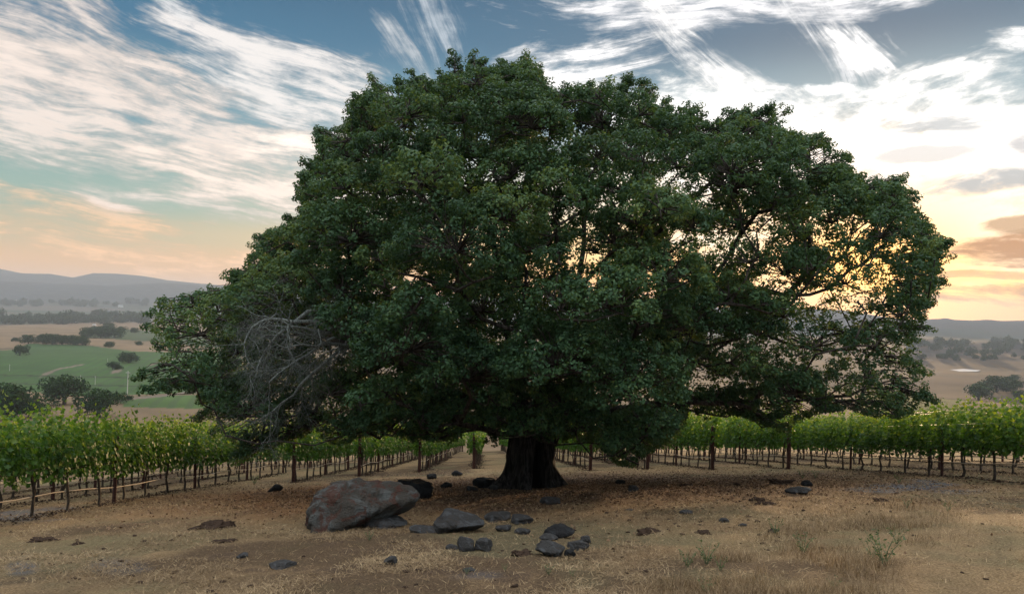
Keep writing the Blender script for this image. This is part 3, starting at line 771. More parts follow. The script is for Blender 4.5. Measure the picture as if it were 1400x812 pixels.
# ------------------------------------------------------------------ small far oak used across the valley
def far_oak(nl, seed, w=1.0, ls=1.0):
    g = np.random.default_rng(seed)
    V, N = [], []
    for i in range(20):
        a = g.uniform(0, 6.28); q = math.sqrt(g.random()) * .34; c0 = np.array([math.cos(a) * q, math.sin(a) * q, g.uniform(.14, .46) * (1 - q * .5)]); R = g.uniform(.12, .21)
        dv = norm(g.normal(size=(nl // 20, 3))); V.append(c0 + dv * R * g.uniform(.7, 1.05, (nl // 20, 1)) * np.array([1.1, 1.1, .85])); N.append(dv)
    V = np.concatenate(V); N = np.concatenate(N) + g.normal(size=V.shape) * .5
    P, F_ = leaf_quads(V * np.array([w, w, 1]), N, g.uniform(.03, .06, len(V)) * ls, .8)
    cr = mesh_from('far_crown', P, F_, M_farleaf, {'tone': np.repeat(g.random(len(V)), 4)})
    t = Tubes(); t.add([(0, 0, -.05), (.01, 0, .15), (0, .01, .3)], np.array([.04, .03, .02]), 6)
    for a in (0.3, 2.2, 4.1): t.add([(0, 0, .14), (math.cos(a) * .12, math.sin(a) * .12, .28), (math.cos(a) * .22, math.sin(a) * .22, .38)], np.array([.022, .015, .008]), 5)
    return cr, t.mesh('far_trunk', M_bark)
FO = [far_oak(2600, 3), far_oak(2600, 4, 1.15), far_oak(2200, 5, .85)]
FO2 = [far_oak(900, 13, 1, 1.7), far_oak(900, 14, 1.2, 1.7), far_oak(900, 15, .8, 1.7)]
ORD = ['first', 'second', 'third', 'fourth', 'fifth', 'sixth', 'seventh', 'eighth', 'ninth', 'tenth', 'eleventh', 'twelfth', 'thirteenth', 'fourteenth', 'fifteenth', 'sixteenth', 'seventeenth', 'eighteenth', 'nineteenth', 'twentieth']
def ordn(i):
    if i < 20: return ORD[i]
    t, u_ = divmod(i + 1, 10)
    tens = {2: 'twent', 3: 'thirt', 4: 'fort', 5: 'fift', 6: 'sixt', 7: 'sevent', 8: 'eight', 9: 'ninet'}[t]
    return tens + 'ieth' if u_ == 0 else tens + 'y-' + ORD[u_ - 1]
def plant_far(px, py, wpx, label, group='oaks scattered over the valley', small=False, parts=True, hs=1.0, rmin=180):
    P = far_pt(px, py, rmin); r = float(P @ fwd); s_ = wpx / FPX * r * 1.25
    k_ = random.randrange(3); cr, tr = (FO2 if small else FO)[k_]
    o = thing('oak_tree' if not small else 'valley_tree', label, 'tree', P, group)
    o.scale = (s_ / .9, s_ / .9, s_ / .9 * hs); o.rotation_euler.z = random.uniform(0, 6.28)
    link('crown', cr, o); link('trunk', tr, o)
for a in [(8, 572, 62, 'dark oak at the far left edge just behind the vine tops'), (40, 571, 42, 'dark oak filling the gap beside the far left edge tree'), (88, 553, 52, 'round dark oak with shade on the bare dirt below the vineyard slope'),
          (134, 570, 50, 'dark oak right of the round one, partly behind the vine tops'), (160, 552, 20, 'small oak leaning out right of the pair above the vine tops'), (176, 548, 10, 'tiny bush beside the pale farm track, left one'),
          (27, 486, 19, 'lone dark bush on the upper left of the green vineyard slope'), (154, 505, 14, 'small tree on the bare knob in the green vineyard slope'), (162, 505, 9, 'low shrub beside the small tree on the bare knob'),
          (176, 496, 20, 'flat dark bush at the right of the green vineyard slope'), (149, 475, 11, 'small round tree alone on the golden strip'), (39, 470, 17, 'round dark tree left of the long dark hedge'),
          (21, 467, 8, 'tiny brown bush far left on the golden field'), (59, 470, 18, 'left end tree of the long dark hedge'), (72, 471, 20, 'second tree of the long dark hedge'), (85, 471, 18, 'middle tree of the long dark hedge'),
          (100, 471, 18, 'fourth tree of the long dark hedge'), (113, 472, 18, 'right end tree of the long dark hedge'), (129, 454, 11, 'upright tree on the rise above the hedge'), (147, 452, 14, 'wide tree on the rise right of the upright one'),
          (166, 455, 12, 'low tree farther right on the rise'), (120, 462, 20, 'shrubby tree below the rise, left'), (138, 462, 22, 'shrubby tree below the rise, middle'), (156, 462, 20, 'shrubby tree below the rise, right'), (184, 455, 10, 'small tree right of the low one on the rise'),
          (190, 472, 8, 'tiny bush at the right end of the golden strip')]:
    plant_far(a[0], a[1], a[2] * 1.05, a[3], hs=1.0)
for a in [(1362, 536, 34, 'big round oak on the brown hill at the right edge'), (1385, 536, 26, 'low dark oak right of the big round one'), (1338, 547, 32, 'dark bush rising just behind the right vines'), (1396, 547, 20, 'oak cut by the right picture edge behind the vines'), (1388, 520, 12, 'faint tree beyond the brown hill at right')]:
    plant_far(a[0], a[1], a[2], a[3], group='oaks on the right hill', hs=.95, rmin=130)
# belts of trees on the valley floor (individually)
def belt(n, x0, x1, y0, y1, w0, w1, label, group, rmin=900):
    xs = sorted(random.uniform(x0, x1) for _ in range(n))
    for i, x in enumerate(xs):
        plant_far(x, random.uniform(y0, y1), random.uniform(w0, w1), label % ordn(i), group, small=True, hs=random.uniform(.9, 1.5), rmin=rmin)
belt(80, -10, 200, 437, 443.5, 8, 16, 'dark tree, %s from the left in the village tree belt', 'trees round the valley village')
belt(46, -10, 270, 414, 420, 6, 11, 'hazy tree, %s from the left in the far belt beyond the pond', 'trees in the far valley belt')
belt(60, 1240, 1410, 468, 494, 7, 13, 'hazy tree, %s from the left in the dim valley woods at right', 'trees of the hazy right valley')
# village roofs
m_w = plain('house_wall', (0.62, 0.60, 0.57)); m_r = plain('house_roof', (0.42, 0.43, 0.44))
for i, (px, py, w, lab) in enumerate([(4, 432, 12, 'long pale barn at the left edge in the village tree belt'), (31, 434, 5, 'tiny pale house between village trees'), (82, 438, 7, 'pale house left of the long village building'), (92, 437.5, 11, 'long low pale building in the middle of the village'),
                             (101, 438, 4, 'small white house right of the long village building'), (129, 442, 4, 'white shed at the right of the village'), (22, 410, 6, 'far hazy barn in the valley'), (165, 417, 6, 'far hazy shed by the distant trees')]):
    P = far_pt(px, py + 3, 900); s_ = w / FPX * (P @ fwd); hh = s_ * .28; dd_ = s_ * .5
    o = thing('house', lab, 'house', P, 'pale buildings in the valley')
    link('wall', mesh_from('house_wall', np.array([(x * s_ / 2, y * dd_ / 2, z * hh) for z in (-.3, 1) for x, y in ((-1, -1), (1, -1), (1, 1), (-1, 1))]), np.array([(0, 1, 5, 4), (1, 2, 6, 5), (2, 3, 7, 6), (3, 0, 4, 7)]), m_w), o)
    rv = np.array([(-s_ * .53, -dd_ * .58, hh), (s_ * .53, -dd_ * .58, hh), (s_ * .53, dd_ * .58, hh), (-s_ * .53, dd_ * .58, hh), (-s_ * .53, 0, hh * 1.7), (s_ * .53, 0, hh * 1.7)])
    link('roof', mesh_from('house_roof', rv, [np.array([(0, 1, 5, 4), (2, 3, 4, 5), (0, 3, 2, 1)]), np.array([(0, 4, 3), (1, 2, 5)])], m_r), o)
# power poles on the slope
m_p = plain('pole_grey', (0.42, 0.42, 0.40))
for px, py, hpx, lab in [(13, 507, 9, 'pale power pole at the left of the vineyard slope'), (110, 521, 8, 'pale power pole below the farm track'), (174, 541, 34, 'tall thin pylon at the right of the vineyard slope'), (130, 526, 12, 'faint pole between the track and the pylon'), (147, 496, 6, 'short pale pole high on the vineyard slope')]:
    P = far_pt(px, py); H = hpx / FPX * (P @ fwd); w = H * .012 + .08
    o = thing('power_pole', lab, 'pole', P, 'power poles on the vineyard slope')
    t = Tubes(); t.add([(0, 0, -.3), (0, 0, H)], np.array([w, w * .7]), 6); link('mast', t.mesh('mast', m_p), o)
    t = Tubes(); t.add([(-H * .09, 0, H * .93), (H * .09, 0, H * .93)], w * .6, 4); link('crossarm', t.mesh('crossarm', m_p), o)

# ------------------------------------------------------------------ vineyard
SLOPE = D_ROW[2] / math.hypot(D_ROW[0], 1.0)
YAW = math.atan2(1.0, D_ROW[0])
VS = 1.2
def make_vine(seed):
    g = np.random.default_rng(seed)
    C_, N_, S_ = [], [], []
    for i in range(22):
        x0 = -.68 + i * 1.36 / 21 + g.normal(0, .03); y0 = g.normal(0, .04)
        Lh = g.uniform(.85, 1.45); lean_x, lean_y = g.normal(0, .14), g.normal(0, .16); flop = g.uniform(.1, .5)
        for q in range(20):
            t = q / 19.0
            z = .92 + Lh * t - flop * max(0, t - .7) ** 1.3
            p = np.array([x0 + lean_x * t * 1.2, y0 + lean_y * t + np.sign(lean_y) * flop * max(0, t - .55) * .9, z])
            sgn = 1 if q % 2 else -1
            C_.append(p + np.array([g.normal(0, .06), sgn * g.uniform(.05, .17), g.normal(0, .04)]))
            N_.append(np.array([g.normal(0, .5), sgn * g.uniform(.3, 1.1), g.uniform(.1, .9)])); S_.append(g.uniform(.09, .15) * (1 - .35 * t ** 3))
    for i in range(120):  # hanging leaves and fruit-zone leaves
        sgn = g.choice([-1, 1]); C_.append(np.array([g.uniform(-.68, .68), sgn * g.uniform(.08, .26), g.uniform(.68, 1.25)]))
        N_.append(np.array([g.normal(0, .5), sgn, g.uniform(-.2, .6)])); S_.append(g.uniform(.09, .14))
    C_, N_, S_ = np.array(C_), norm(np.array(N_)), np.array(S_)
    n = len(C_)
    # five-pointed lobed leaf: 7 points round a hub, folded on the rib
    T = norm(np.cross(N_, g.normal(size=(n, 3)) + np.array([0, 0, 2.0]))); W_ = np.cross(N_, T)
    pts = []
    for a, r_ in [(-90, .18), (-38, .52), (8, .34), (40, .55), (68, .36), (90, .60), (112, .36), (140, .55), (172, .34), (218, .52)]:
        ca, sa = math.cos(rad(a)) * r_, math.sin(rad(a)) * r_
        pts.append(C_ + T * (S_ * ca)[:, None] + W_ * (S_ * sa)[:, None] + N_ * (abs(ca) * S_ * .35)[:, None] - N_ * (S_ * .12)[:, None])
    V_ = np.stack(pts, 1).reshape(-1, 3); V_[:, 2] += V_[:, 0] * SLOPE
    F1 = np.array([(0, 1, 2, 5), (2, 3, 4, 5), (0, 5, 8, 9), (5, 6, 7, 8)])
    F_ = (np.arange(n)[:, None, None] * 10 + F1[None]).reshape(-1, 4)
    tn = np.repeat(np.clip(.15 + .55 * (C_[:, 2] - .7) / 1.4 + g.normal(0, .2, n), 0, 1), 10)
    t = Tubes(); w = [np.array([g.normal(0, .035), g.normal(0, .02), z]) for z in (-.08, .2, .45, .7, .9)]
    t.add(w, np.array([.034, .028, .026, .028, .034]), 7)
    for sg in (-1, 1):
        t.add([w[-1], np.array([sg * .3, 0, .94 + sg * .3 * SLOPE]), np.array([sg * .62, 0, .93 + sg * .62 * SLOPE])], np.array([.026, .02, .012]), 6)
    return V_, F_, tn, t
PROT = []
for s_ in range(8):
    V_, F_, tn, t = make_vine(100 + s_)
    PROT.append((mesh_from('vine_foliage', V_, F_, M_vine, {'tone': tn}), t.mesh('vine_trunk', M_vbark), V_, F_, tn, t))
# row positions: across-row offset from the axis through the vanishing point
HX = math.hypot(D_ROW[0], 1.0); RD = np.array([D_ROW[0], 1.0]) / HX; RNm = np.array([RD[1], -RD[0]])
def rowoff(px, py):
    p = gpt(px, py); return float(p[:2] @ RNm), float(p[:2] @ RD)
offs = {k_: rowoff(*q) for k_, q in {'L': (143, 690), 'a': (401, 659), 'b': (491, 651), 'c': (573, 646), 'd': (648, 641), 'f': (807, 643), 'g': (885, 642), 'h': (974, 643), 'i': (1078, 641), 'R': (1250, 648)}.items()}
print({k_: (round(v_[0], 2), round(v_[1], 2)) for k_, v_ in offs.items()})
oL, oR = offs['L'][0], offs['R'][0]
rows = [('a', 'row with the leftmost end post', 1), ('b', 'row ending left of the boulder top', 1), ('c', 'row ending just right of the boulder top', 1), ('d', 'row between the straw aisles', 1),
        ('e', 'row hidden behind the oak trunk', 1), ('f', 'row ending just right of the trunk', 1), ('g', 'row ending behind the low oak bough', 1), ('h', 'row ending right of the low bough', 1), ('i', 'row with the rightmost end post', 1)]
ROWS = []
ROWS.append(('front left row', oL, 8.0, 62))
dl = abs(oL - offs['a'][0])
for j_, nm in enumerate(['second left row', 'third left row', 'fourth left row']): ROWS.append((nm, oL - 2.0 * (j_ + 1), 9.0 + j_, 48))
ee = ((offs['d'][0] + offs['f'][0]) / 2, (offs['d'][1] + offs['f'][1]) / 2)
for k_, nm, _ in rows:
    o_, s_ = ee if k_ == 'e' else offs[k_]
    ROWS.append((nm, o_, s_, 84))
ROWS.append(('front right row', oR, 14.0, 62))
for j_, nm in enumerate(['second right row', 'third right row', 'fourth right row']): ROWS.append((nm, oR + 2.0 * (j_ + 1), 12.5 - j_, 46))
cand = []
for ri, (nm, o_, s0, s1) in enumerate(ROWS):
    kk = 0; s_ = s0 + .45
    while s_ < s1:
        p = RNm * o_ + RD * s_ + RNG.normal(0, .03, 2); P = np.array([p[0], p[1], float(hz(p[0], p[1], False))])
        u_, v_, d_ = proj(P); 
        if -150 < u_ < 1550: cand.append((float(d_), ri, kk, P)); kk += 1
        s_ += VS
cand.sort(key=lambda c_: c_[0])
near_v, far_v = cand[:290], cand[290:]
print('vines', len(cand))
for d_, ri, kk, P in near_v:
    pr = random.choice(PROT)
    o = thing('grapevine', 'grapevine, %s from the near end, %s' % (ordn(kk), ROWS[ri][0]), 'grapevine', P, 'grapevines trained in rows')
    flip = random.random() < 0.0
    o.rotation_euler.z = YAW
    zsc = random.uniform(.93, 1.08) * (.84 if 'right row' in ROWS[ri][0] else (.95 if 'left row' in ROWS[ri][0] else 1)); o.scale = (1, random.choice((-1, 1)) * random.uniform(.9, 1.15), zsc)
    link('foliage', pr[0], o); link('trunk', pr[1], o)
if far_v:
    VV, FF, TT, nv, TV_, TF_, nt = [], [], [], 0, [], [], 0
    ca, sa = math.cos(YAW), math.sin(YAW); Rz = np.array([[ca, -sa, 0], [sa, ca, 0], [0, 0, 1]])
    for d_, ri, kk, P in far_v:
        pr = random.choice(PROT); VV.append(pr[2] @ Rz.T + P); FF.append(pr[3] + nv); TT.append(pr[4]); nv += len(pr[2])
        for a, f in zip(pr[5].V, pr[5].F): TV_.append(a @ Rz.T + P)
        tf = np.concatenate(pr[5].F); TF_.append(tf + nt); nt += sum(len(a) for a in pr[5].V)
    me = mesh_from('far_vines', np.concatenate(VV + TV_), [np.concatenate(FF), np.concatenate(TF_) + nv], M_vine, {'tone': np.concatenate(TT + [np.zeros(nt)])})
    me.materials.append(M_vbark)
    nf_ = sum(len(f) for f in FF); mi = np.zeros(len(me.polygons), np.int32); mi[nf_:] = 1; me.polygons.foreach_set('material_index', mi)
    link('distant_grapevines', me, kind='stuff', label='far ends of the vineyard rows running down the slope', category='grapevines')
# posts
def post_mesh(h, r):
    t = Tubes(); t.add([(0, 0, -.2), (0, 0, h), (0, 0, h + .002)], np.array([r, r * .95, .001]), 8); return t.mesh('post', M_post, False)
def tpost(h):
    V_ = []; a, b_ = .022, .012
    sec = [(-a * 1.6, -.008), (a * 1.6, -.008), (a * 1.6, .008), (.008, .008), (.008, .045), (-.008, .045), (-.008, .008), (-a * 1.6, .008)]
    for z in (-.2, h): V_ += [(x, y, z) for x, y in sec]
    n = len(sec); return mesh_from('line_post', np.array(V_), [np.array([(i, (i + 1) % n, (i + 1) % n + n, i + n) for i in range(n)]), np.arange(n, 2 * n)[None]], M_post)
PE, PL = post_mesh(1.5, .065), tpost(2.0)
PW = post_mesh(1.6, .045)
CA = mesh_from('cap', *(lambda t: (np.concatenate(t.V), np.concatenate(t.F)))((lambda t: (t.add([(-.3, 0, 1.35), (.3, 0, 1.35)], .02, 4), t)[1])(Tubes())), M_post)
for ri, (nm, o_, s0, s1) in enumerate(ROWS):
    mid = 4 <= ri <= 12
    s_, kk = s0, 0
    while s_ < min(s1, 50):
        p = RNm * o_ + RD * s_; P = np.array([p[0], p[1], float(hz(p[0], p[1], False))]); u_, v_, d_ = proj(P)
        if -60 < u_ < 1460:
            first = mid and kk == 0
            lab = ('thick rust brown end post of the %s' if first else ('thin line post, ' + ordn(kk) + ' from the near end, %s')) % nm
            o = thing('trellis_post', lab, 'post', P, 'posts of the vine trellises')
            link('post', PE if first else PW, o)
            if first and nm == 'row ending just right of the trunk': link('crossarm', CA, o)
            o.rotation_euler.z = YAW + math.pi / 2; kk += 1
            if 'right row' in nm: o.scale = (.8, .8, .84)
            o.rotation_euler.x = random.gauss(0, .012); o.rotation_euler.y = random.gauss(0, .012)
        s_ += 4.8
    # drip hose and wires following the ground
    ss = np.arange(s0, min(s1, 60), 1.2)
    q = RNm[None] * o_ + RD[None] * ss[:, None]; zg = hz(q[:, 0], q[:, 1], False)
    sag = .035 * np.sin(ss * 2 * math.pi / 4.8) - .02
    t = Tubes(); t.add(np.stack([q[:, 0], q[:, 1], zg + .42 + sag], 1), .012, 6)
    hs_ = thing('drip_hose', 'pale drip hose low along the %s' % nm, 'hose', (0, 0, 0), 'drip hoses under the vines')
    link('tube', t.mesh('hose', M_hose), hs_)
    for hh in (.92, 1.35, 1.7):
        t = Tubes(); t.add(np.stack([q[:, 0] , q[:, 1], zg + hh], 1), .004, 4)
        if hh == .92: ww = thing('trellis_wire', 'steel trellis wires through the %s' % nm, 'wire', (0, 0, 0), 'trellis wires of the vine rows')
        link('wire', t.mesh('wire', M_wire), ww)

# ------------------------------------------------------------------ rocks
def ico(sub):
    import bmesh
    bm = bmesh.new(); bmesh.ops.create_icosphere(bm, subdivisions=sub, radius=1)
    V_ = np.array([v_.co[:] for v_ in bm.verts]); F_ = np.array([[v_.index for v_ in f.verts] for f in bm.faces]); bm.free(); return V_, F_
ICO5, ICO4 = ico(6), ico(5)
def rock_mesh(w, d, h, seed, planes=None, nz_=.05, src=ICO4, mat_=None, sink=.15):
    g = np.random.default_rng(seed); V_, F_ = src
    if planes is None:
        planes = [(norm(g.normal(size=3) * np.array([1, 1, .8])), g.uniform(.5, .85)) for _ in range(7)] + [(np.array([0, 0, 1.0]), g.uniform(.7, .95))]
    rr = np.full(len(V_), 1.0)
    K_ = 10 if src is ICO5 else 20; acc = np.exp(-K_ * rr)
    for n_, d_ in planes:
        dt = V_ @ norm(np.asarray(n_, float)); r_ = np.where(dt > .08, d_ / np.maximum(dt, .08), 9); acc = acc + np.exp(-K_ * r_)
    rr = -np.log(acc) / K_
    s_ = seed * 3.7
    rr = rr * (1 + nz_ * 2 * (fbm(V_[:, 0] * 2 + s_, V_[:, 1] * 2, V_[:, 2] * 2, o=5, s=3) - .5) * 2)
    P_ = V_ * rr[:, None]
    ext = P_.max(0) - P_.min(0); P_ = P_ - (P_.max(0) + P_.min(0)) / 2
    P_ = P_ / ext * np.array([w, d, h * (1 + sink)]); P_[:, 2] -= P_[:, 2].min() + h * sink
    return mesh_from('rock', P_, F_, mat_ or M_rock2, smooth=True)
def rock(px, py, wpx, hpx, label, mt, name='rock', seed=None, planes=None, dk=.8, rz=0, nz_=.06, src=ICO4, sink=.18, group='loose stones round the oak', cat='rock'):
    P = gpt(px, py); s_ = (P @ fwd) / FPX; w, h = wpx * s_, hpx * s_
    d = w * dk; P = P + np.array([P[0], P[1], 0]) / np.hypot(P[0], P[1]) * d * .42
    P[2] = float(hz(P[0], P[1]))
    me = rock_mesh(w, d, h + d * .42 * .18, seed if seed is not None else int(px * 7 + py), planes, nz_, src, mt, sink)
    o = link(name, me, None, P, label=label, category=cat)
    if group: o['group'] = group
    o.rotation_euler.z = rz; return o
# planes are (normal, distance): x right, y away, z up
BP = [((-.50, -.20, .82), .60), ((.36, -.15, .92), .50), ((.55, -.30, -.78), .30), ((-.97, -.2, .15), .86), ((0, -1, .15), .66), ((-.25, -.9, .5), .66), ((0, 1, .3), .85), ((0, 0, 1), .56), ((.25, -.75, .60), .60), ((0, 0, -1), .34)]
rock(494, 727, 160, 62, 'large grey and rust stained boulder with a pointed right end, left of the trunk', M_rock, 'boulder', 5, BP, .62, nz_=.17, src=ICO5, sink=.02, group=None, cat='boulder')
for q in [(568, 684, 50, 28, 'dark rounded boulder hidden in shade behind the large boulder', M_rock3), (523, 724, 64, 17, 'grey slab wedged under the pointed end of the large boulder', M_rock2), (590, 655, 14, 8, 'small dark pointed stone beyond the shaded boulder', M_rock3),  # shade on the rounded boulder is put into its dark stone colour
          (625, 650, 15, 8, 'small dark peaked stone below the straw aisle', M_rock3), (662, 668, 32, 17, 'dark lump against the left root of the trunk', M_rock3), (646, 672, 16, 8, 'small stone left of the dark lump by the root', M_rock2), (697, 670, 15, 12, 'squarish grey stone at the foot of the trunk', M_rock2),
          (711, 670, 13, 7, 'reddish stone at the foot of the trunk', M_rock4), (721, 671, 8, 5, 'pale pebble right of the reddish stone', M_rock2), (676, 672, 13, 7, 'flat stone between the dark lump and the trunk', M_rock2),
          (627, 729, 68, 31, 'long grey slab leaning on a small block, right of the large boulder', M_rock2, 'rock', 77, [((.42, -.2, .9), .34), ((-.75, -.2, .5), .8), ((.2, -1, .2), .55), ((.35, -.6, -.75), .3), ((0, 1, 0), .8), ((.95, 0, -.2), 1.0), ((-.3, -.3, -.9), .5)]), (604, 731, 24, 16, 'brownish block propping the leaning slab', M_rock2), (582, 730, 44, 8, 'flat bluish stone flush with the grass beside the large boulder', M_rock2),
          (680, 711, 36, 13, 'low grey stone, left one of the middle row below the trunk', M_rock2), (714, 713, 30, 11, 'low lumpy stone, right one of the middle row below the trunk', M_rock2), (752, 691, 28, 10, 'flat grey stone half buried below the trunk', M_rock2),
          (688, 726, 22, 9, 'small flat stone in the gap before the middle row', M_rock2), (714, 729, 22, 10, 'small bluish stone right of the flat one before the middle row', M_rock2), (764, 738, 42, 19, 'black blocky stone on top of the right stone pile', M_rock3),
          (790, 751, 30, 16, 'dark bluish stone at the right of the stone pile', M_rock2), (752, 763, 40, 22, 'rounded grey stone at the front of the stone pile', M_rock2), (750, 741, 26, 9, 'flat grey stone between the black stone and the rounded one', M_rock2), (801, 741, 14, 12, 'upright small stone at the far right of the pile', M_rock2),
          (779, 761, 16, 14, 'dark wedge stone beside the rounded front stone', M_rock3), (637, 754, 24, 22, 'brown and grey upright stone, left of a pair', M_rock2), (661, 754, 24, 18, 'bluish grey upright stone, right of a pair', M_rock2), (618, 752, 18, 9, 'small low stone left of the upright pair', M_rock2),
          (534, 774, 18, 13, 'small pale cone shaped stone in the front grass', M_rock2), (385, 774, 36, 8, 'flat bluish stone in the left front grass', M_rock2), (641, 782, 18, 5, 'flat bluish chip in the front grass', M_rock2), (377, 672, 20, 12, 'dark pointed stone on the straw at left', M_rock3),
          (1091, 677, 36, 10, 'flat dark stone on the right litter', M_rock2), (1103, 666, 15, 11, 'stubby dark stone below green sprouts', M_rock3), (990, 712, 15, 6, 'small brown stone on the right', M_rock2), (1015, 717, 11, 5, 'tiny grey stone right of the small brown one', M_rock2),
          (1058, 729, 17, 6, 'small dark bluish stone in the right field', M_rock3), (938, 703, 18, 5, 'flat bluish stone in the middle right grass', M_rock2), (866, 674, 15, 9, 'grey stone in the litter right of the trunk', M_rock2), (848, 664, 14, 8, 'dark stone right of the trunk near the litter edge', M_rock3),
          (332, 762, 17, 6, 'small dark flat stone at the left', M_rock2), (860, 699, 12, 4, 'tiny pale stone in the grass right of the trunk', M_rock2), (610, 668, 16, 8, 'small stone between the shaded boulder and the trunk', M_rock3)]:
    rock(q[0], q[1], q[2] * 1.05, q[3] * .78, *q[4:], nz_=.12)
for i, (px, py, w, h, lab) in enumerate([(888, 729, 36, 8, 'dark molehill left of two in the right field'), (962, 730, 26, 7, 'dark molehill right of two in the right field'), (290, 726, 54, 7, 'long dark dirt heap left of the boulder'), (305, 743, 40, 7, 'dark dirt heap below the long one'),
                      (60, 741, 44, 5, 'thin dark dirt streak at the left'), (105, 742, 22, 5, 'short dark dirt heap at the left'), (1052, 693, 34, 6, 'dark dirt heap below the flat dark stone'), (1035, 687, 22, 6, 'small dark dirt heap beside a longer one'), (1205, 686, 22, 6, 'dark dirt lump below the gravel patch'),
                      (1068, 662, 36, 6, 'reddish dark dirt beside the stubby stone'), (1008, 664, 22, 6, 'dark dirt lump on the litter edge'), (940, 666, 24, 5, 'dark dirt lump on the litter'), (715, 762, 34, 6, 'dark dirt by the stone pile')]):
    rock(px, py, w * 1.1, h * .55, lab, M_dirt, 'dirt_mound', 900 + i, [], .9, nz_=.55, sink=1.2, group='dark earth mounds', cat='dirt mound')

# ------------------------------------------------------------------ weeds, grass and litter
def weed_mesh(seed, n=110, h=.3, spread=.12):
    g = np.random.default_rng(seed); V_, tn = [], []
    for i in range(n):
        st = g.integers(0, 6); a = st * 1.05 + g.normal(0, .15); t = g.uniform(.1, 1)
        c0 = np.array([math.cos(a) * spread * t * 1.2, math.sin(a) * spread * t * 1.2, h * t * (1 - .1 * st / 6)])
        d_ = norm(np.array([g.normal(), g.normal(), g.uniform(.1, .9)])); s_ = norm(np.cross(d_, g.normal(size=3))); L = h * g.uniform(.07, .15)
        V_ += [c0, c0 + d_ * L * .5 + s_ * L * .22, c0 + d_ * L, c0 + d_ * L * .5 - s_ * L * .22]; tn += [g.random()] * 4
    fol = mesh_from('weed_leaves', np.array(V_), np.arange(len(V_)).reshape(-1, 4), M_weed, {'tone': np.array(tn)})
    t_ = Tubes()
    for st in range(6):
        a = st * 1.05; t_.add([(0, 0, -.03), (math.cos(a) * spread * .5, math.sin(a) * spread * .5, h * .5), (math.cos(a) * spread * 1.2, math.sin(a) * spread * 1.2, h * (1 - .1 * st / 6))], np.array([.004, .003, .0015]), 4)
    return fol, t_.mesh('weed_stems', M_weed2)
M_weed2 = plain('weed_stem', (0.10, 0.13, 0.06))
WM = [weed_mesh(s_) for s_ in (1, 2, 3)]
for i, (px, py, h, lab) in enumerate([(1097, 655, 11, 'bright green sprout behind the stubby stone'), (1115, 655, 10, 'green sprout right of the stubby stone'), (1229, 662, 12, 'yellow green weed on the gravel patch'), (940, 776, 24, 'green weed cluster in the front right grass, left'), (966, 770, 30, 'tallest green weed in the front right grass'),
                      (985, 780, 18, 'green weed cluster in the front right grass, right'), (1208, 775, 42, 'dark green bushy weed with dry stalks at right'), (1192, 766, 26, 'green weed left of the bushy weed'), (1226, 745, 22, 'yellowish weed above the bushy weed'), (1098, 758, 26, 'small green weed in the tall dry grass'),
                      (1240, 695, 12, 'small weed on the straw below the gravel patch'), (750, 788, 13, 'small green weed below the stone pile, left'), (690, 782, 9, 'low green weed left below the stone pile'), (782, 790, 10, 'low green weed below the stone pile, right'), (638, 788, 9, 'small green weed in the front grass below the upright pair'),
                      (505, 742, 12, 'green weed tuft just below the large boulder'), (348, 660, 12, 'weed tuft beside the left vine posts'), (1296, 700, 14, 'dull weed tuft at the right edge of the straw'), (1060, 730, 20, 'thin dark weed near a small bluish stone'), (965, 810, 20, 'green weed at the bottom edge of the field'), (1140, 806, 18, 'green weed at the bottom edge in the dry grass')]):
    P = gpt(px, py); P[2] = float(hz(P[0], P[1])); s_ = h / FPX * (P @ fwd) / .3
    o = thing('weed', lab, 'weed', P, 'green weeds in the dry grass'); o.scale = (s_ * 1.2, s_ * 1.2, s_); o.rotation_euler.z = random.uniform(0, 6.28)
    f, t_ = random.choice(WM); link('leaves', f, o); link('stem', t_, o)

def blades(n, sampler, L0, L1, w, up_lo, up_hi, name, mt, tmean=.5, **props):
    P = sampler(n); n = len(P)
    a = RNG.uniform(0, 2 * math.pi, n); upv = RNG.uniform(up_lo, up_hi, n)
    d_ = norm(np.stack([np.cos(a), np.sin(a), upv], 1)); sd_ = norm(np.stack([-np.sin(a), np.cos(a), RNG.normal(0, .5, n)], 1))
    L = RNG.uniform(L0, L1, n)[:, None]; ww = (w * RNG.uniform(.6, 1.4, n))[:, None] * (np.linalg.norm(P, axis=1)[:, None] / 12).clip(.8, 1.8)
    b0 = P - sd_ * ww; b1 = P + sd_ * ww; mid = P + d_ * L * .55 ; tip = P + d_ * L - np.array([0, 0, 1]) * L * .15
    V_ = np.stack([b0, b1, mid + sd_ * ww * .6, tip, mid - sd_ * ww * .6], 1).reshape(-1, 3)
    tn = np.repeat(np.clip(tmean + RNG.normal(0, .22, n) + .5 * (fbm(P[:, 0], P[:, 1], o=2, s=61) - .5), 0, 1), 5)
    i5 = np.arange(n) * 5
    F4 = np.stack([i5, i5 + 1, i5 + 2, i5 + 4], 1); F3 = np.stack([i5 + 4, i5 + 2, i5 + 3], 1)
    return link(name, mesh_from(name, V_, [F4, F3], mt, {'tone': tn}), kind='stuff', **props)
def field(n):
    r = np.exp(RNG.uniform(math.log(5.5), math.log(30), n)); a = RNG.uniform(rad(-39), rad(39), n); x, y = r * np.sin(a), r * np.cos(a)
    k_ = fbm(x / 1.1, y / 1.1, o=3, s=71); keep = RNG.random(n) < sstep(.34, .66, k_) * .9 + .08
    td_ = np.hypot((x - treeP[0]) / 1.5, y - treeP[1]); keep &= RNG.random(n) < (.10 + .90 * sstep(2.0, 8.5, td_))
    x, y = x[keep], y[keep]; return np.stack([x, y, hz(x, y) + .004], 1)
blades(380000, field, .03, .10, .0030, .05, .9, 'dry_grass', M_straw, .48, label='short dry straw grass covering the field', category='grass')
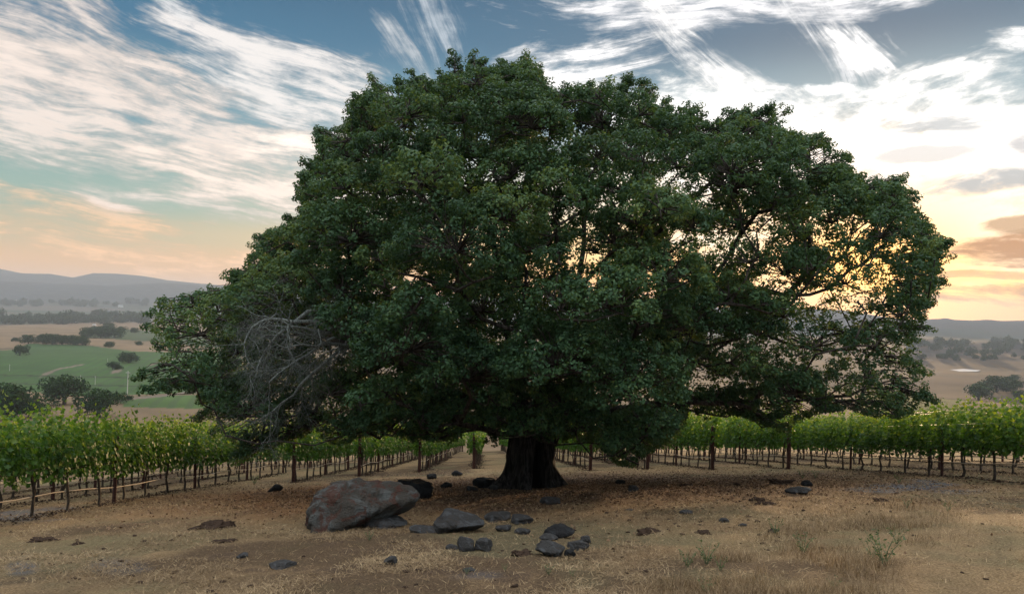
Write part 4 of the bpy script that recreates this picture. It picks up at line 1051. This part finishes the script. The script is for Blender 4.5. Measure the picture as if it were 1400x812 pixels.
band = [(1320, 684), (1240, 690), (1090, 715), (1030, 740), (900, 800), (880, 830), (1160, 830), (1200, 790), (1270, 730)]
def tall(n):
    u_ = RNG.uniform(870, 1330, n); v_ = RNG.uniform(684, 828, n); s_ = inpoly(u_ + RNG.normal(0, 26, n), v_ + RNG.normal(0, 9, n), band); u_, v_ = u_[s_], v_[s_]
    den = -(PN[0] * 0 + 0)
    # meet the sloping field
    R_ = RT[None] * ((u_ - CX) / FPX)[:, None] + UP[None] * ((CY - v_) / FPX)[:, None] + fwd[None]
    nrm = np.array([PN[0], PN[1], PN[2]]); t = (PA @ nrm) / (R_ @ nrm); P = R_ * t[:, None]; P = P[:, :2]
    k_ = fbm(P[:, 0] / .7, P[:, 1] / .7, o=2, s=88); P = P[RNG.random(len(P)) < sstep(.30, .66, k_)]
    return np.stack([P[:, 0], P[:, 1], hz(P[:, 0], P[:, 1])], 1)
blades(70000, tall, .04, .17, .0024, .4, 2.6, 'tall_dry_grass', M_straw, .27, label='taller brown dry grass along the right track', category='grass')
def leaves_near(n):
    a = RNG.uniform(0, 6.283, n); q = np.abs(RNG.normal(0, 4.2, n)); x = treeP[0] + 1.5 * q * np.cos(a) + 1.0; y = treeP[1] + q * np.sin(a) * .8
    s_ = y > 7; x, y = x[s_], y[s_]; return np.stack([x, y, hz(x, y) + .01], 1)
P = leaves_near(60000)
V_, F_ = leaf_quads(P, np.array([0, 0, 1.0]) + RNG.normal(size=P.shape) * .45, RNG.uniform(.03, .075, len(P)))
link('leaf_litter', mesh_from('leaf_litter', V_, F_, M_litter, {'tone': np.repeat(RNG.random(len(P)), 4)}), kind='stuff', label='brown fallen oak leaves under the tree', category='leaf litter')
# little dark clods strewn over the field
P = field(1500); V0, F0 = ico(1); nC = len(P); sc__ = RNG.uniform(.006, .032, nC) ** 1.0
VV = (V0[None] * RNG.uniform(.6, 1.3, (nC, len(V0), 1)) * sc__[:, None, None] * np.array([1.4, 1.2, .6])) + P[:, None]
link('dirt_clods', mesh_from('dirt_clods', VV.reshape(-1, 3), (F0[None] + np.arange(nC)[:, None, None] * len(V0)).reshape(-1, 3), M_dirt), kind='stuff', label='small dark clods strewn over the dry field', category='clods')
# clods and dark litter below the vine rows
def under_rows(n):
    k_ = RNG.integers(0, len(ROWS), n); o_ = np.array([r_[1] for r_ in ROWS])[k_] + RNG.normal(0, .16, n); s_ = np.array([r_[2] for r_ in ROWS])[k_] + RNG.uniform(0, 24, n)
    q = RNm[None] * o_[:, None] + RD[None] * s_[:, None]; return np.stack([q[:, 0], q[:, 1], hz(q[:, 0], q[:, 1]) + .01], 1)
P = under_rows(40000)
V_, F_ = leaf_quads(P, np.array([0, 0, 1.0]) + RNG.normal(size=P.shape) * .6, RNG.uniform(.03, .08, len(P)), .8)
link('row_litter', mesh_from('row_litter', V_, F_, M_dirt), kind='stuff', label='dark clods and mulch in strips under the vines', category='mulch')
print('done')
